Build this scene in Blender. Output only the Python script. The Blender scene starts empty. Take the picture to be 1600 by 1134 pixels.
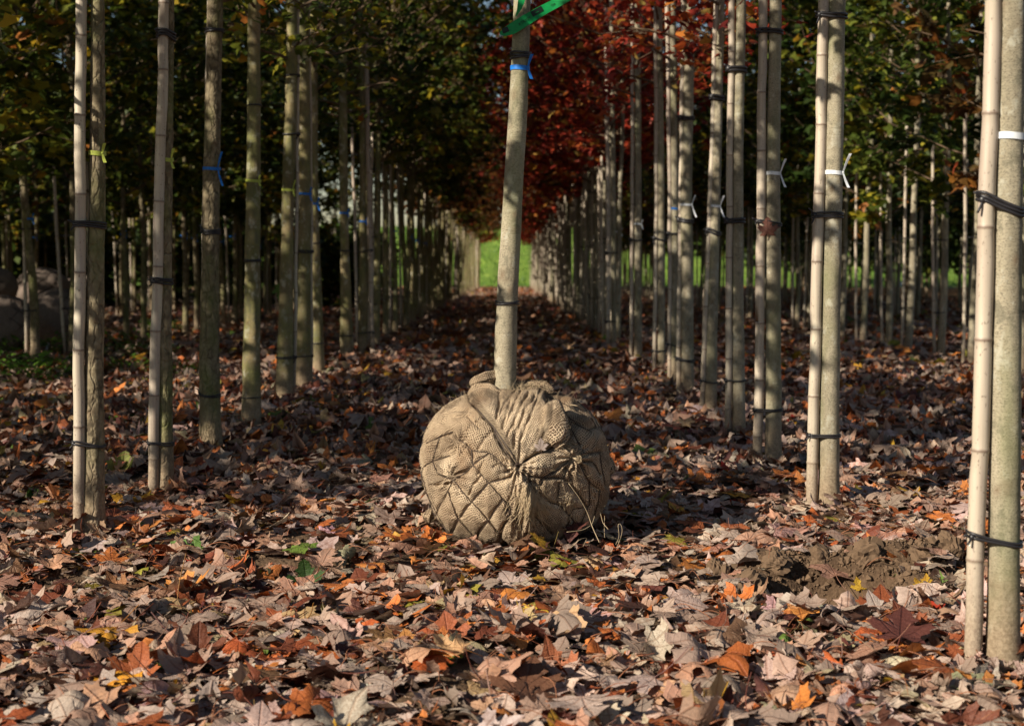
import bpy, math, random
import numpy as np
from mathutils import Vector, Matrix, Euler

RNG = np.random.default_rng(7)
random.seed(7)
S = bpy.context.scene
COL = S.collection
PI = math.pi

# ------------------------------------------------------------------ camera
PW, PH, FPX = 1600.0, 1134.0, 2222.0          # photograph size, focal length in its pixels
CAM = Vector((0.0, 0.0, 1.18))
PITCH = math.atan((567 - 376) / FPX)
YAW = -math.atan(6 / FPX)
cam_data = bpy.data.cameras.new('camera')
cam = bpy.data.objects.new('camera', cam_data)
COL.objects.link(cam)
cam_data.sensor_width = 36
cam_data.lens = 36 * FPX / PW
cam_data.clip_start = 0.05
cam_data.clip_end = 2000
cam.location = CAM
cam.rotation_euler = (PI / 2 - PITCH, 0, YAW)
cam_data.dof.use_dof = True
cam_data.dof.focus_distance = 5.35
cam_data.dof.aperture_fstop = 3.6
cam_data.dof.aperture_blades = 9
S.camera = cam
CR = cam.rotation_euler.to_matrix()
CRN = np.array(CR)
CAMN = np.array(CAM)

# ------------------------------------------------------------------ light
SUN_AZ = (-0.80, -0.60)
SUN_EL = math.radians(28)
world = bpy.data.worlds.new('World')
S.world = world
world.use_nodes = True
wn = world.node_tree.nodes
sky = wn.new('ShaderNodeTexSky')
sky.sky_type = 'NISHITA'
sky.sun_disc = False
sky.sun_elevation = SUN_EL
sky.sun_rotation = math.atan2(SUN_AZ[0], SUN_AZ[1]) % (2 * PI)
sky.air_density = 1.0
sky.dust_density = 0.3
world.node_tree.links.new(sky.outputs[0], wn['Background'].inputs[0])
wn['Background'].inputs[1].default_value = 0.05
sun_data = bpy.data.lights.new('sun', 'SUN')
sun_data.energy = 5.0
sun_data.angle = math.radians(0.5)
sun_data.color = (1.0, 0.91, 0.76)
sun = bpy.data.objects.new('sun', sun_data)
COL.objects.link(sun)
sd = Vector((SUN_AZ[0] * math.cos(SUN_EL), SUN_AZ[1] * math.cos(SUN_EL), math.sin(SUN_EL)))
sun.rotation_euler = sd.to_track_quat('Z', 'Y').to_euler()
S.view_settings.view_transform = 'Standard'
S.view_settings.look = 'None'
S.view_settings.exposure = 0.62
S.view_settings.gamma = 1.0
S.view_settings.use_curve_mapping = False
S.cycles.max_bounces = 5
S.cycles.diffuse_bounces = 3
S.cycles.glossy_bounces = 2
S.cycles.transmission_bounces = 3
S.cycles.transparent_max_bounces = 8

# ------------------------------------------------------------------ noise and terrain
_LAT = np.random.default_rng(3).random((256, 256))
def vnoise(x, y):
    x = np.asarray(x, float); y = np.asarray(y, float)
    xi = np.floor(x).astype(int); yi = np.floor(y).astype(int)
    fx = x - xi; fy = y - yi
    fx = fx * fx * (3 - 2 * fx); fy = fy * fy * (3 - 2 * fy)
    a = _LAT[xi % 256, yi % 256]; b = _LAT[(xi + 1) % 256, yi % 256]
    c = _LAT[xi % 256, (yi + 1) % 256]; d = _LAT[(xi + 1) % 256, (yi + 1) % 256]
    return (a * (1 - fx) + b * fx) * (1 - fy) + (c * (1 - fx) + d * fx) * fy - 0.5
def fbm(x, y, o=4, s=0.0):
    r = 0; a = 1.0
    for k in range(o):
        r = r + a * vnoise(x * 2 ** k + s + 17.3 * k, y * 2 ** k + s * 1.7 + 5.1 * k); a *= 0.5
    return r

def gz(y):
    y = np.asarray(y, float)
    t = (y - 11) / 3
    drop = 0.0215 * 3 * np.log1p(np.exp(np.clip(t, -30, 30))) * (t < 30) + 0.0215 * (y - 11) * (t >= 30)
    drop = np.minimum(drop, 0.0215 * 79)
    b = np.clip((y - 86) / 16, 0, 1)
    return -drop + 3.7 * b * b * (3 - 2 * b)
def tz(x, y):
    x = np.asarray(x, float); y = np.asarray(y, float)
    f = np.clip((40 - y) / 20, 0, 1) * np.clip((y + 20) / 10, 0, 1)
    z = gz(y) + f * (0.055 * fbm(x * 0.9, y * 0.9, 3, 2.0) + 0.045 * fbm(x * 3.2, y * 3.2, 3, 9.0))
    bw = np.exp(-((x - 1.3) / .5) ** 2 - ((y - 5.02) / .3) ** 2)
    z = z + bw * (.10 * fbm(x * 7, y * 7, 4, 77.) + .03 * np.abs(vnoise(x * 30, y * 30)))
    z = z - 0.19 * np.exp(-(((x - 1.10) / 0.27) ** 2 + ((y - 4.86) / 0.24) ** 2) ** 3) - .05 * np.exp(-((x - 1.1) / .35) ** 2 - ((y - 4.50) / .16) ** 2)
    z = z + 0.05 * np.exp(-((x - 1.45) / 0.36) ** 2 - ((y - 5.20) / 0.13) ** 2)
    z = z - 0.05 * np.exp(-((x - 0.25) / 0.35) ** 2 - ((y - 4.55) / 0.12) ** 2)
    # the ball settles a little into flat ground
    w = np.exp(-(((x - 0.03) ** 2 + (y - 5.68) ** 2) / 0.42 ** 2) ** 2)
    return z * (1 - w) + w * 0.0

def ray(px, py):
    d = Vector(((px - 800) / FPX, -(py - 567) / FPX, -1.0))
    return (CR @ d).normalized()
def at(px, py, Y):
    d = ray(px, py)
    return CAM + d * ((Y - CAM.y) / d.y)
def ground(px, py):
    d = ray(px, py)
    t = 2.0
    while t < 120:
        p = CAM + d * t
        if p.z < float(tz(p.x, p.y)): break
        t += 0.02 + t * 0.001
    p = CAM + d * t
    return Vector((p.x, p.y, float(tz(p.x, p.y))))
def project(P):
    """(n,3) world points to photograph pixels"""
    q = (P - CAMN) @ CRN
    return np.stack([800 + FPX * q[:, 0] / -q[:, 2], 567 - FPX * q[:, 1] / -q[:, 2]], 1), -q[:, 2]

# ------------------------------------------------------------------ mesh helpers
def np_mesh(name, V, faces, mats=(), smooth=False, attrs=None, midx=None):
    """faces: list of (n,k) int arrays"""
    me = bpy.data.meshes.new(name)
    V = np.asarray(V, np.float32)
    me.vertices.add(len(V)); me.vertices.foreach_set('co', V.ravel())
    faces = [np.asarray(f, np.int32) for f in faces if len(f)]
    li = np.concatenate([f.ravel() for f in faces])
    cnt = np.concatenate([np.full(len(f), f.shape[1], np.int32) for f in faces])
    st = np.concatenate([[0], np.cumsum(cnt)[:-1]]).astype(np.int32)
    me.loops.add(len(li)); me.loops.foreach_set('vertex_index', li)
    me.polygons.add(len(cnt)); me.polygons.foreach_set('loop_start', st)
    if smooth is True: me.polygons.foreach_set('use_smooth', np.ones(len(cnt), bool))
    elif smooth is False: me.polygons.foreach_set('use_smooth', np.zeros(len(cnt), bool))
    for m in mats: me.materials.append(m)
    if midx is not None: me.polygons.foreach_set('material_index', np.asarray(midx, np.int32))
    for k, (typ, arr) in (attrs or {}).items():
        a = me.attributes.new(k, typ, 'POINT')
        arr = np.asarray(arr, np.float32)
        if typ == 'FLOAT_COLOR':
            if arr.shape[1] == 3: arr = np.concatenate([arr, np.ones((len(arr), 1), np.float32)], 1)
            a.data.foreach_set('color', arr.ravel())
        elif typ == 'FLOAT_VECTOR': a.data.foreach_set('vector', arr.ravel())
        else: a.data.foreach_set('value', arr.ravel())
    me.update(calc_edges=True)
    return me

def link(name, me, parent=None, loc=None, **props):
    o = bpy.data.objects.new(name, me)
    COL.objects.link(o)
    if parent is not None: o.parent = parent
    if loc is not None: o.location = loc
    for k, v in props.items(): o[k] = v
    return o
def empty(name, loc, label, cat, group=None):
    o = bpy.data.objects.new(name, None)
    o.empty_display_size = 0.1
    COL.objects.link(o)
    o.location = loc
    o['label'] = label; o['category'] = cat
    if group: o['group'] = group
    return o

class MB:
    """collects tubes and strips, each vertex carries nothing but its place"""
    def __init__(s): s.v = []; s.f = []; s.n = 0
    def add(s, V, F):
        V = np.asarray(V, float); s.v.append(V)
        for f in F: s.f.append(np.asarray(f) + s.n)
        s.n += len(V)
    def tube(s, P, R, k=6, closed=False, cap=True, jit=0):
        P = np.asarray(P, float); n = len(P)
        R = np.broadcast_to(np.asarray(R, float), (n,))
        if closed: T = np.roll(P, -1, 0) - np.roll(P, 1, 0)
        else: T = np.gradient(P, axis=0)
        T /= np.linalg.norm(T, axis=1)[:, None] + 1e-12
        up = np.tile([0.0, 0, 1], (n, 1))
        up[np.abs(T[:, 2]) > 0.9] = [1.0, 0, 0] if not closed else [0, 0, 1.0]
        if np.mean(np.abs(T[:, 2])) > 0.6: up[:] = [1.0, 0, 0]
        A = np.cross(T, up); A /= np.linalg.norm(A, axis=1)[:, None] + 1e-12
        B = np.cross(A, T)
        th = np.linspace(0, 2 * PI, k, endpoint=False)
        V = P[:, None] + R[:, None, None] * (np.cos(th)[None, :, None] * A[:, None] + np.sin(th)[None, :, None] * B[:, None])
        i = np.arange(n if closed else n - 1)[:, None]; j = np.arange(k)[None]
        a = (i * k + j).ravel(); b = (i * k + (j + 1) % k).ravel()
        i2 = (i + 1) % n
        c = (i2 * k + (j + 1) % k).ravel(); d = (i2 * k + j).ravel()
        F = [np.stack([a, d, c, b], 1)]
        if cap and not closed:
            F.append(np.arange(k)[None]); F.append(((n - 1) * k + np.arange(k)[::-1])[None])
        s.add(V.reshape(-1, 3), F)
    def strip(s, P, W, th=0.0006):
        """flat ribbon along P, W = (n,3) half width vectors, given a small thickness"""
        P = np.asarray(P, float); W = np.asarray(W, float); n = len(P)
        T = np.gradient(P, axis=0); N = np.cross(T, W); N /= np.linalg.norm(N, axis=1)[:, None] + 1e-12
        V = np.stack([P - W + N * th, P + W + N * th, P + W - N * th, P - W - N * th], 1).reshape(-1, 3)
        i = np.arange(n - 1)
        F = []
        for j in range(4):
            F.append(np.stack([i * 4 + j, i * 4 + (j + 1) % 4, (i + 1) * 4 + (j + 1) % 4, (i + 1) * 4 + j], 1))
        F.append(np.array([[0, 3, 2, 1], [(n - 1) * 4 + q for q in range(4)]]))
        s.add(V, F)
    def blob(s, c, r, k=10, m=7, sq=(1, 1, 1), noise=0.2):
        th = np.linspace(0, 2 * PI, k, endpoint=False); ph = np.linspace(0.15, PI - 0.15, m)
        X = np.sin(ph)[:, None] * np.cos(th); Y = np.sin(ph)[:, None] * np.sin(th); Z = np.cos(ph)[:, None] * np.ones(k)
        V = np.stack([X, Y, Z], -1)
        V = V * (1 + noise * (RNG.random((m, k, 1)) - .5)) * np.array(sq) * r + np.array(c)
        i = np.arange(m - 1)[:, None]; j = np.arange(k)[None]
        a = (i * k + j).ravel(); b = (i * k + (j + 1) % k).ravel(); c2 = ((i + 1) * k + (j + 1) % k).ravel(); d = ((i + 1) * k + j).ravel()
        s.add(V.reshape(-1, 3), [np.stack([a, d, c2, b], 1), np.arange(k)[None], ((m - 1) * k + np.arange(k)[::-1])[None]])
    def mesh(s, name, mat, smooth=True, attrs=None, origin=None):
        V = np.concatenate(s.v)
        if origin is not None: V = V - np.asarray(origin, float)
        by = {}
        for f in s.f: by.setdefault(f.shape[1], []).append(f)
        return np_mesh(name, V, [np.concatenate(x) for x in by.values()], [mat], smooth, attrs)

# ------------------------------------------------------------------ materials
class NT:
    def __init__(s, name):
        s.m = bpy.data.materials.new(name); s.m.use_nodes = True
        s.t = s.m.node_tree; s.n = s.t.nodes; s.b = s.n['Principled BSDF']; s.out = s.n['Material Output']
        s.b.inputs['Specular IOR Level'].default_value = 0.3
    def new(s, typ, **kw):
        n = s.n.new(typ)
        for k, v in kw.items(): setattr(n, k, v)
        return n
    def set(s, inp, v):
        if hasattr(v, 'is_output') or isinstance(v, bpy.types.NodeSocket): s.t.links.new(v, inp)
        else:
            try: inp.default_value = v
            except Exception: inp.default_value = (*v, 1)
    def coord(s, w='Object'): return s.new('ShaderNodeTexCoord').outputs[w]
    def attr(s, name, out='Color'): return s.new('ShaderNodeAttribute', attribute_name=name).outputs[out]
    def mapv(s, v, scale=(1, 1, 1), rot=(0, 0, 0)):
        n = s.new('ShaderNodeMapping'); s.set(n.inputs[0], v); n.inputs['Scale'].default_value = scale; n.inputs['Rotation'].default_value = rot
        return n.outputs[0]
    def noise(s, v, scale, detail=4, rough=0.6, out=0, dist=0):
        n = s.new('ShaderNodeTexNoise'); s.set(n.inputs['Vector'], v)
        n.inputs['Scale'].default_value = scale; n.inputs['Detail'].default_value = detail; n.inputs['Roughness'].default_value = rough
        n.inputs['Distortion'].default_value = dist
        return n.outputs[out]
    def voro(s, v, scale, feat='F1', out=0):
        n = s.new('ShaderNodeTexVoronoi', feature=feat); s.set(n.inputs['Vector'], v); n.inputs['Scale'].default_value = scale
        return n.outputs[out]
    def math(s, op, a, b=0.0, c=None, clamp=False):
        n = s.new('ShaderNodeMath', operation=op, use_clamp=clamp)
        s.set(n.inputs[0], a); s.set(n.inputs[1], b)
        if c is not None: s.set(n.inputs[2], c)
        return n.outputs[0]
    def rng(s, v, a, b, c=0.0, d=1.0, smooth=False):
        n = s.new('ShaderNodeMapRange', interpolation_type='SMOOTHSTEP' if smooth else 'LINEAR')
        s.set(n.inputs[0], v)
        for i, x in zip((1, 2, 3, 4), (a, b, c, d)): s.set(n.inputs[i], x)
        return n.outputs[0]
    def ramp(s, v, stops, interp='LINEAR'):
        n = s.new('ShaderNodeValToRGB'); s.set(n.inputs[0], v); r = n.color_ramp; r.interpolation = interp
        while len(r.elements) < len(stops): r.elements.new(0.5)
        for e, (p, c) in zip(r.elements, stops): e.position = p; e.color = (*c, 1)
        return n.outputs[0]
    def mix(s, f, a, b, mode='MIX'):
        n = s.new('ShaderNodeMix', data_type='RGBA', blend_type=mode)
        s.set(n.inputs[0], f)
        for i, x in ((6, a), (7, b)):
            if isinstance(x, bpy.types.NodeSocket): s.t.links.new(x, n.inputs[i])
            else: n.inputs[i].default_value = (*x, 1)
        return n.outputs[2]
    def sep(s, v):
        n = s.new('ShaderNodeSeparateXYZ'); s.set(n.inputs[0], v); return n.outputs
    def bump(s, h, strength=0.5, dist=0.01, normal=None):
        n = s.new('ShaderNodeBump'); s.set(n.inputs['Height'], h); n.inputs['Strength'].default_value = strength; n.inputs['Distance'].default_value = dist
        if normal is not None: s.set(n.inputs['Normal'], normal)
        return n.outputs[0]
    def done(s, col=None, rough=0.8, nrm=None):
        if col is not None: s.set(s.b.inputs['Base Color'], col if isinstance(col, bpy.types.NodeSocket) else (*col, 1))
        s.set(s.b.inputs['Roughness'], rough)
        if nrm is not None: s.set(s.b.inputs['Normal'], nrm)
        return s.m
    def thin(s, col, k):
        """leaf: part of the light goes through"""
        t = s.new('ShaderNodeBsdfTranslucent'); s.set(t.inputs[0], col)
        x = s.new('ShaderNodeMixShader'); x.inputs[0].default_value = k
        s.t.links.new(s.b.outputs[0], x.inputs[1]); s.t.links.new(t.outputs[0], x.inputs[2]); s.t.links.new(x.outputs[0], s.out.inputs[0])

def mat_simple(name, col, rough=0.6, spec=0.3, bump=None):
    n = NT(name); n.b.inputs['Specular IOR Level'].default_value = spec
    c = n.coord()
    v = n.noise(c, 40, 3)
    cc = n.mix(n.rng(v, .3, .7), tuple(x * .8 for x in col), tuple(min(1, x * 1.15) for x in col))
    return n.done(cc, rough, n.bump(v, 0.3, 0.002))

def mat_ground():
    n = NT('soil'); c = n.coord(); s = n.sep(c)
    a = n.noise(c, 3.0, 6); b = n.noise(c, 55, 5, .7); d = n.voro(c, 70)
    soil = n.mix(n.rng(a, .35, .65), (.085, .052, .030), (.16, .10, .058))
    soil = n.mix(n.rng(b, .3, .7), n.mix(1, soil, (.55, .5, .45), 'MULTIPLY'), soil)
    # matted old leaves between and beyond the leaves that are built
    vc = n.new('ShaderNodeTexVoronoi'); n.set(vc.inputs['Vector'], n.mapv(c, (1, .8, 1))); vc.inputs['Scale'].default_value = 11
    lr = n.sep(vc.outputs['Color'])[0]
    leaf = n.ramp(lr, [(0, (.05, .025, .015)), (.3, (.13, .05, .022)), (.55, (.24, .10, .035)), (.75, (.20, .13, .09)), (.9, (.30, .17, .04)), (1, (.09, .10, .03))])
    lm = n.rng(n.math('ADD', n.noise(c, 1.3, 3), n.rng(s[1], 7, 16, -0.25, .3)), .42, .6)
    col = n.mix(lm, soil, leaf)
    g = n.ramp(n.noise(n.mapv(c, (1, 1, 1.6)), 1.6, 6, .75), [(.3, (.045, .09, .012)), (.5, (.12, .20, .025)), (.62, (.19, .27, .04)), (.78, (.28, .33, .08))])
    gm = n.rng(n.math('ADD', s[1], n.rng(n.noise(c, .8, 3), 0, 1, -3, 3)), 83, 85.5)
    col = n.mix(gm, col, g)
    h = n.math('ADD', n.math('MULTIPLY', b, .6), n.math('MULTIPLY', d, -.5))
    return n.done(col, .95, n.bump(h, .9, .012))

def leaf_color_nodes(n, dry=True):
    col = n.attr('lcol'); uv = n.attr('luv', 'Vector'); s = n.sep(uv)
    # veins: five rays from the leaf base plus fine side veins
    th = n.math('ARCTAN2', s[0], s[1]); at_ = n.math('ABSOLUTE', th)
    r = n.math('SQRT', n.math('ADD', n.math('MULTIPLY', s[0], s[0]), n.math('MULTIPLY', s[1], s[1])))
    d = None
    for k in (0.0, 0.72, 1.45):
        e = n.math('MULTIPLY', n.math('ABSOLUTE', n.math('SUBTRACT', at_, k)), r)
        d = e if d is None else n.math('MINIMUM', d, e)
    vein = n.rng(d, .008, .026, 1.0, 0.0)
    w = n.new('ShaderNodeTexWave', wave_type='RINGS', rings_direction='Z'); n.set(w.inputs['Vector'], uv); w.inputs['Scale'].default_value = 3.0; w.inputs['Distortion'].default_value = 3
    fine = n.rng(w.outputs['Fac'], .88, 1.0)
    bl = n.noise(n.coord(), 38, 4, .65)
    c2 = n.mix(n.rng(bl, .40, .72), col, n.mix(1, col, (.48, .36, .30), 'MULTIPLY'))
    c2 = n.mix(n.rng(n.noise(n.coord(), 130, 2), .62, .72, 0, .5), c2, (.06, .035, .02))
    back = n.new('ShaderNodeNewGeometry').outputs['Backfacing']
    pale = n.mix(.62, c2, (.42, .33, .26))
    c3 = n.mix(n.math('MULTIPLY', back, .85), c2, pale)
    c3 = n.mix(n.math('MULTIPLY', vein, .5), c3, n.mix(1, c3, (.55, .38, .30), 'MULTIPLY'))
    h = n.math('ADD', n.math('MULTIPLY', vein, -.8), n.math('ADD', n.math('MULTIPLY', fine, -.3), n.math('MULTIPLY', n.noise(uv, 9, 4, .6), 1.6)))
    return c3, h
def mat_litter():
    n = NT('dry_leaf'); c, h = leaf_color_nodes(n)
    n.b.inputs['Specular IOR Level'].default_value = .35
    m = n.done(c, .62, n.bump(h, .6, .004)); n.thin(c, .12); return m

def mat_crown(name, stops):
    n = NT(name)
    r = n.attr('rnd', 'Fac')
    oi = n.new('ShaderNodeObjectInfo').outputs['Random']
    f = n.math('ADD', r, n.rng(oi, 0, 1, -.13, .13), clamp=True)
    c = n.ramp(f, stops)
    n.b.inputs['Specular IOR Level'].default_value = .35
    m = n.done(c, .5); n.thin(c, .45); return m

def mat_bark(name, kind, tone=0):
    n = NT(name); c = n.coord(); s = n.sep(c)
    oi = n.new('ShaderNodeObjectInfo').outputs['Random']
    off = n.new('ShaderNodeVectorMath', operation='ADD'); n.set(off.inputs[0], c)
    cx = n.new('ShaderNodeCombineXYZ'); n.set(cx.inputs[0], n.math('MULTIPLY', oi, 7)); n.set(cx.inputs[2], n.math('MULTIPLY', oi, 31)); n.set(off.inputs[1], cx.outputs[0])
    c2 = off.outputs[0]
    if kind == 'smooth':
        a = n.noise(n.mapv(c2, (6, 6, 1.6)), 1.2, 5, .6)
        col = n.ramp(a, [(.28, (.17, .14, .09)), (.5, (.31, .268, .185)), (.72, (.45, .385, .275))])
        if tone: col = n.mix(n.rng(n.noise(n.mapv(c2, (2, 2, 1)), 5, 4), .4, .62), n.mix(1, col, (.80, .72, .52), 'MULTIPLY'), n.mix(1, col, (.60, .66, .32), 'MULTIPLY'))
        sp = n.noise(n.mapv(c2, (1, 1, 2.2)), 150, 3, .7)
        col = n.mix(n.rng(sp, .50, .64, 0, .8), col, (.085, .072, .05))
        pt = n.noise(n.mapv(c2, (1, 1, .7)), 16, 5, .7)
        col = n.mix(n.rng(pt, .54, .62, 0, .6), col, (.12, .11, .075)); col = n.mix(n.rng(pt, .36, .44, .55, 0), col, (.46, .44, .35))
        ln = n.noise(n.mapv(c2, (12, 12, 150)), 1.0, 3, .6)
        col = n.mix(n.rng(ln, .60, .72, 0, .5), col, (.11, .09, .06))
        gr = n.noise(n.mapv(c2, (3, 3, 1)), 1.4, 3)
        col = n.mix(n.rng(gr, .52, .68, 0, .55), col, (.17, .18, .075))
        h = n.math('ADD', n.math('MULTIPLY', sp, .5), n.math('ADD', n.math('MULTIPLY', ln, -.6), n.math('MULTIPLY', n.noise(c2, 40, 4), 1.1)))
        st, ds = .55, .004
    else:
        w = n.noise(c2, 9, 3, out=1)
        wv = n.new('ShaderNodeMix', data_type='RGBA'); wv.inputs[0].default_value = .14; n.set(wv.inputs[6], n.mapv(c2, (26, 26, 6.5))); 
        sc = n.new('ShaderNodeVectorMath', operation='SCALE'); n.set(sc.inputs[0], w); sc.inputs['Scale'].default_value = 10
        n.set(wv.inputs[7], sc.outputs[0])
        v = n.voro(wv.outputs[2], 1.35, 'DISTANCE_TO_EDGE')
        crack = n.rng(v, 0.0, .16, smooth=True)
        a = n.noise(c2, 30, 4)
        col = n.ramp(a, [(.3, (.12, .09, .055)), (.55, (.22, .175, .105)), (.75, (.31, .26, .17))])
        col = n.mix(n.math('ADD', crack, n.rng(n.noise(c2, 22, 3), .4, .65), clamp=True), (.085, .064, .038), col)
        gr = n.noise(n.mapv(c2, (2, 2, 1)), 2.2, 4)
        col = n.mix(n.rng(gr, .46, .66, 0, .7), col, (.13, .15, .035))
        h = n.math('ADD', n.math('MULTIPLY', crack, .8), n.math('MULTIPLY', n.noise(c2, 70, 4, .7), .9))
        st, ds = .8, .006
    col = n.mix(n.math('MULTIPLY', n.attr('scar', 'Fac'), .75), col, (.13, .075, .04))
    mud = n.math('MULTIPLY', n.rng(n.math('ADD', s[2], n.rng(n.noise(c, 14, 4), 0, 1, -.13, .13)), .10, .34, 1, 0), .85)
    col = n.mix(mud, col, n.mix(n.rng(n.noise(c, 90, 4), .35, .65), (.17, .115, .07), (.33, .245, .16)))
    return n.done(col, .85, n.bump(h, st, ds))

def mat_bamboo():
    n = NT('bamboo'); c = n.coord(); s = n.sep(c)
    oi = n.new('ShaderNodeObjectInfo').outputs['Random']
    a = n.noise(n.mapv(c, (40, 40, 1.5)), 1, 4)
    base = n.mix(oi, (.50, .42, .32), (.56, .50, .37))
    col = n.mix(n.rng(a, .35, .68), base, (.36, .28, .225))
    col = n.mix(n.rng(n.noise(n.mapv(c, (1, 1, .3)), 7, 4), .5, .7, 0, .6), col, (.42, .33, .26))
    col = n.mix(n.rng(n.noise(n.mapv(c, (1, 1, .5)), 120, 2), .64, .7, 0, .7), col, (.12, .08, .06))
    nd = n.attr('node', 'Fac')
    col = n.mix(n.rng(nd, .15, 1, 0, .85), col, (.14, .085, .06))
    mud = n.math('MULTIPLY', n.rng(n.math('ADD', s[2], n.rng(n.noise(c, 20, 4), 0, 1, -.12, .12)), .12, .40, 1, 0), .8)
    col = n.mix(mud, col, n.mix(n.rng(n.noise(c, 110, 4), .35, .65), (.19, .13, .085), (.36, .27, .185)))
    n.b.inputs['Specular IOR Level'].default_value = .4
    h = n.math('ADD', n.math('MULTIPLY', a, .5), n.math('MULTIPLY', n.math('MULTIPLY', mud, n.noise(c, 130, 4, .7)), 3))
    return n.done(col, n.rng(mud, 0, 1, .48, .95), n.bump(h, .35, .003))

def mat_burlap():
    n = NT('burlap'); uv = n.attr('buv', 'Vector'); c = n.coord()
    w = n.noise(c, 7, 3, out=1)
    add = n.new('ShaderNodeVectorMath', operation='MULTIPLY_ADD'); n.set(add.inputs[0], w); add.inputs[1].default_value = (.05, .05, 0); n.set(add.inputs[2], uv)
    w2 = n.noise(c, 45, 2, out=1)
    add2 = n.new('ShaderNodeVectorMath', operation='MULTIPLY_ADD'); n.set(add2.inputs[0], w2); add2.inputs[1].default_value = (.006, .006, 0); n.set(add2.inputs[2], add.outputs[0])
    s = n.sep(add2.outputs[0])
    k = 2 * PI / .0064
    a = n.math('MULTIPLY_ADD', n.math('SINE', n.math('MULTIPLY', s[0], k)), .5, .5)
    b = n.math('MULTIPLY_ADD', n.math('SINE', n.math('MULTIPLY', s[1], k * .9)), .5, .5)
    thr = n.math('MAXIMUM', a, b)
    open_ = n.rng(n.noise(c, 9, 3), .34, .60, .30, .92)      # how loose the weave is
    hole = n.rng(n.math('SUBTRACT', thr, open_), -.12, .10, 1, 0)
    lo = n.noise(c, 5, 4)
    col = n.ramp(lo, [(.3, (.34, .25, .165)), (.5, (.51, .39, .262)), (.72, (.63, .505, .36))])
    fib = n.noise(n.mapv(c, (1, 1, 1)), 260, 3, .7)
    col = n.mix(n.rng(fib, .35, .65, 0, .55), col, n.mix(1, col, (.6, .52, .44), 'MULTIPLY'))
    col = n.mix(n.math('MULTIPLY', hole, .95), col, (.065, .038, .022))
    st = n.noise(c, 3.3, 4)
    col = n.mix(n.rng(st, .56, .70, 0, .45), col, (.24, .13, .065))
    z = n.sep(c)[2]
    dirt = n.rng(n.math('ADD', z, n.rng(n.noise(c, 12, 4), 0, 1, -.06, .06)), .0, .11, .75, 0)
    col = n.mix(dirt, col, (.115, .075, .045))
    h = n.math('ADD', n.math('MULTIPLY', n.math('ADD', a, b), .5), n.math('MULTIPLY', fib, .5))
    return n.done(col, .95, n.bump(h, .9, .0035))

M = {}
M['soil'] = mat_ground()
M['litter'] = mat_litter()
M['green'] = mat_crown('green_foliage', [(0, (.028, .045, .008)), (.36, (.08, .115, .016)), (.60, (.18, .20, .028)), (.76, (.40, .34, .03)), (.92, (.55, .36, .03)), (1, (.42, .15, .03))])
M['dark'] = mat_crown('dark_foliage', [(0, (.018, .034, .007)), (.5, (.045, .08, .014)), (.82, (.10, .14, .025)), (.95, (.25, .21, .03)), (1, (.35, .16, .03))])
M['red'] = mat_crown('red_foliage', [(0, (.07, .012, .010)), (.3, (.25, .028, .018)), (.55, (.50, .07, .03)), (.70, (.55, .14, .03)), (.86, (.58, .26, .04)), (1, (.50, .36, .10))])
M['rust'] = mat_crown('rust_foliage', [(0, (.07, .03, .010)), (.35, (.10, .07, .02)), (.6, (.26, .09, .02)), (.85, (.36, .17, .03)), (1, (.30, .05, .02))])
M['bark_smooth'] = mat_bark('smooth_bark', 'smooth')
M['bark_rough'] = mat_bark('furrowed_bark', 'rough')
M['bark_olive'] = mat_bark('olive_bark', 'smooth', 1)
M['bamboo'] = mat_bamboo()
M['burlap'] = mat_burlap()
M['twig'] = mat_simple('twig', (.13, .085, .05), .8)
M['rubber'] = mat_simple('black_rubber', (.022, .020, .022), .42, .5)
M['wire'] = mat_simple('rusty_wire', (.055, .035, .025), .6, .4)
M['thread'] = mat_simple('jute_thread', (.46, .35, .22), .9)
M['white'] = mat_simple('white_ribbon', (.72, .74, .76), .45)
M['blue'] = mat_simple('blue_ribbon', (.015, .16, .55), .45)
M['yellow'] = mat_simple('yellow_ribbon', (.42, .48, .08), .5)
M['tape'] = mat_simple('green_tape', (.0, .22, .05), .5, .3)
M['ink'] = mat_simple('black_ink', (.004, .012, .006), .5)
M['crumb'] = mat_simple('soil_crumb', (.14, .088, .052), .95)
M['weed'] = mat_crown('weed_leaf', [(0, (.03, .07, .01)), (.6, (.09, .20, .02)), (1, (.20, .36, .04))])
M['sack'] = mat_simple('weathered_burlap', (.17, .13, .105), .95)
M['tarp'] = mat_simple('pale_blue_tarp', (.25, .33, .48), .5)
M['petiole'] = mat_simple('leaf_stalk', (.30, .12, .06), .7)

# ------------------------------------------------------------------ ground sheet
def axis(parts):
    out = []
    for a, b, s in parts: out.append(np.arange(a, b, s))
    return np.concatenate(out)
xs = axis([(-400, -60, 34), (-60, -14, 2.3), (-14, -4, .25), (-4, -2.6, .06), (-2.6, 2.6, .022), (2.6, 4, .06), (4, 14, .25), (14, 60, 2.3), (60, 401, 34)])
ys = axis([(-60, -2, 2.9), (-2, 2.8, .2), (2.8, 3.1, .06), (3.1, 7.2, .022), (7.2, 10, .06), (10, 30, .25), (30, 86, 1), (86, 103, 1), (103, 150, 6), (150, 900, 50)])
GX, GY = np.meshgrid(xs, ys, indexing='ij')
GZ = tz(GX, GY)
near = np.clip((8.5 - GY) / 2, 0, 1) * np.clip((GY - 2.9) / .3, 0, 1) * np.clip((3 - np.abs(GX)) / .5, 0, 1)
ridge = 1 - 2 * np.abs(vnoise(GX * 13, GY * 13)) * 1.6
GZ = GZ + near * (.018 * fbm(GX * 9, GY * 9, 3, 4.) + .012 * fbm(GX * 24, GY * 24, 2, 1.) + .006 * ridge)
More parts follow.
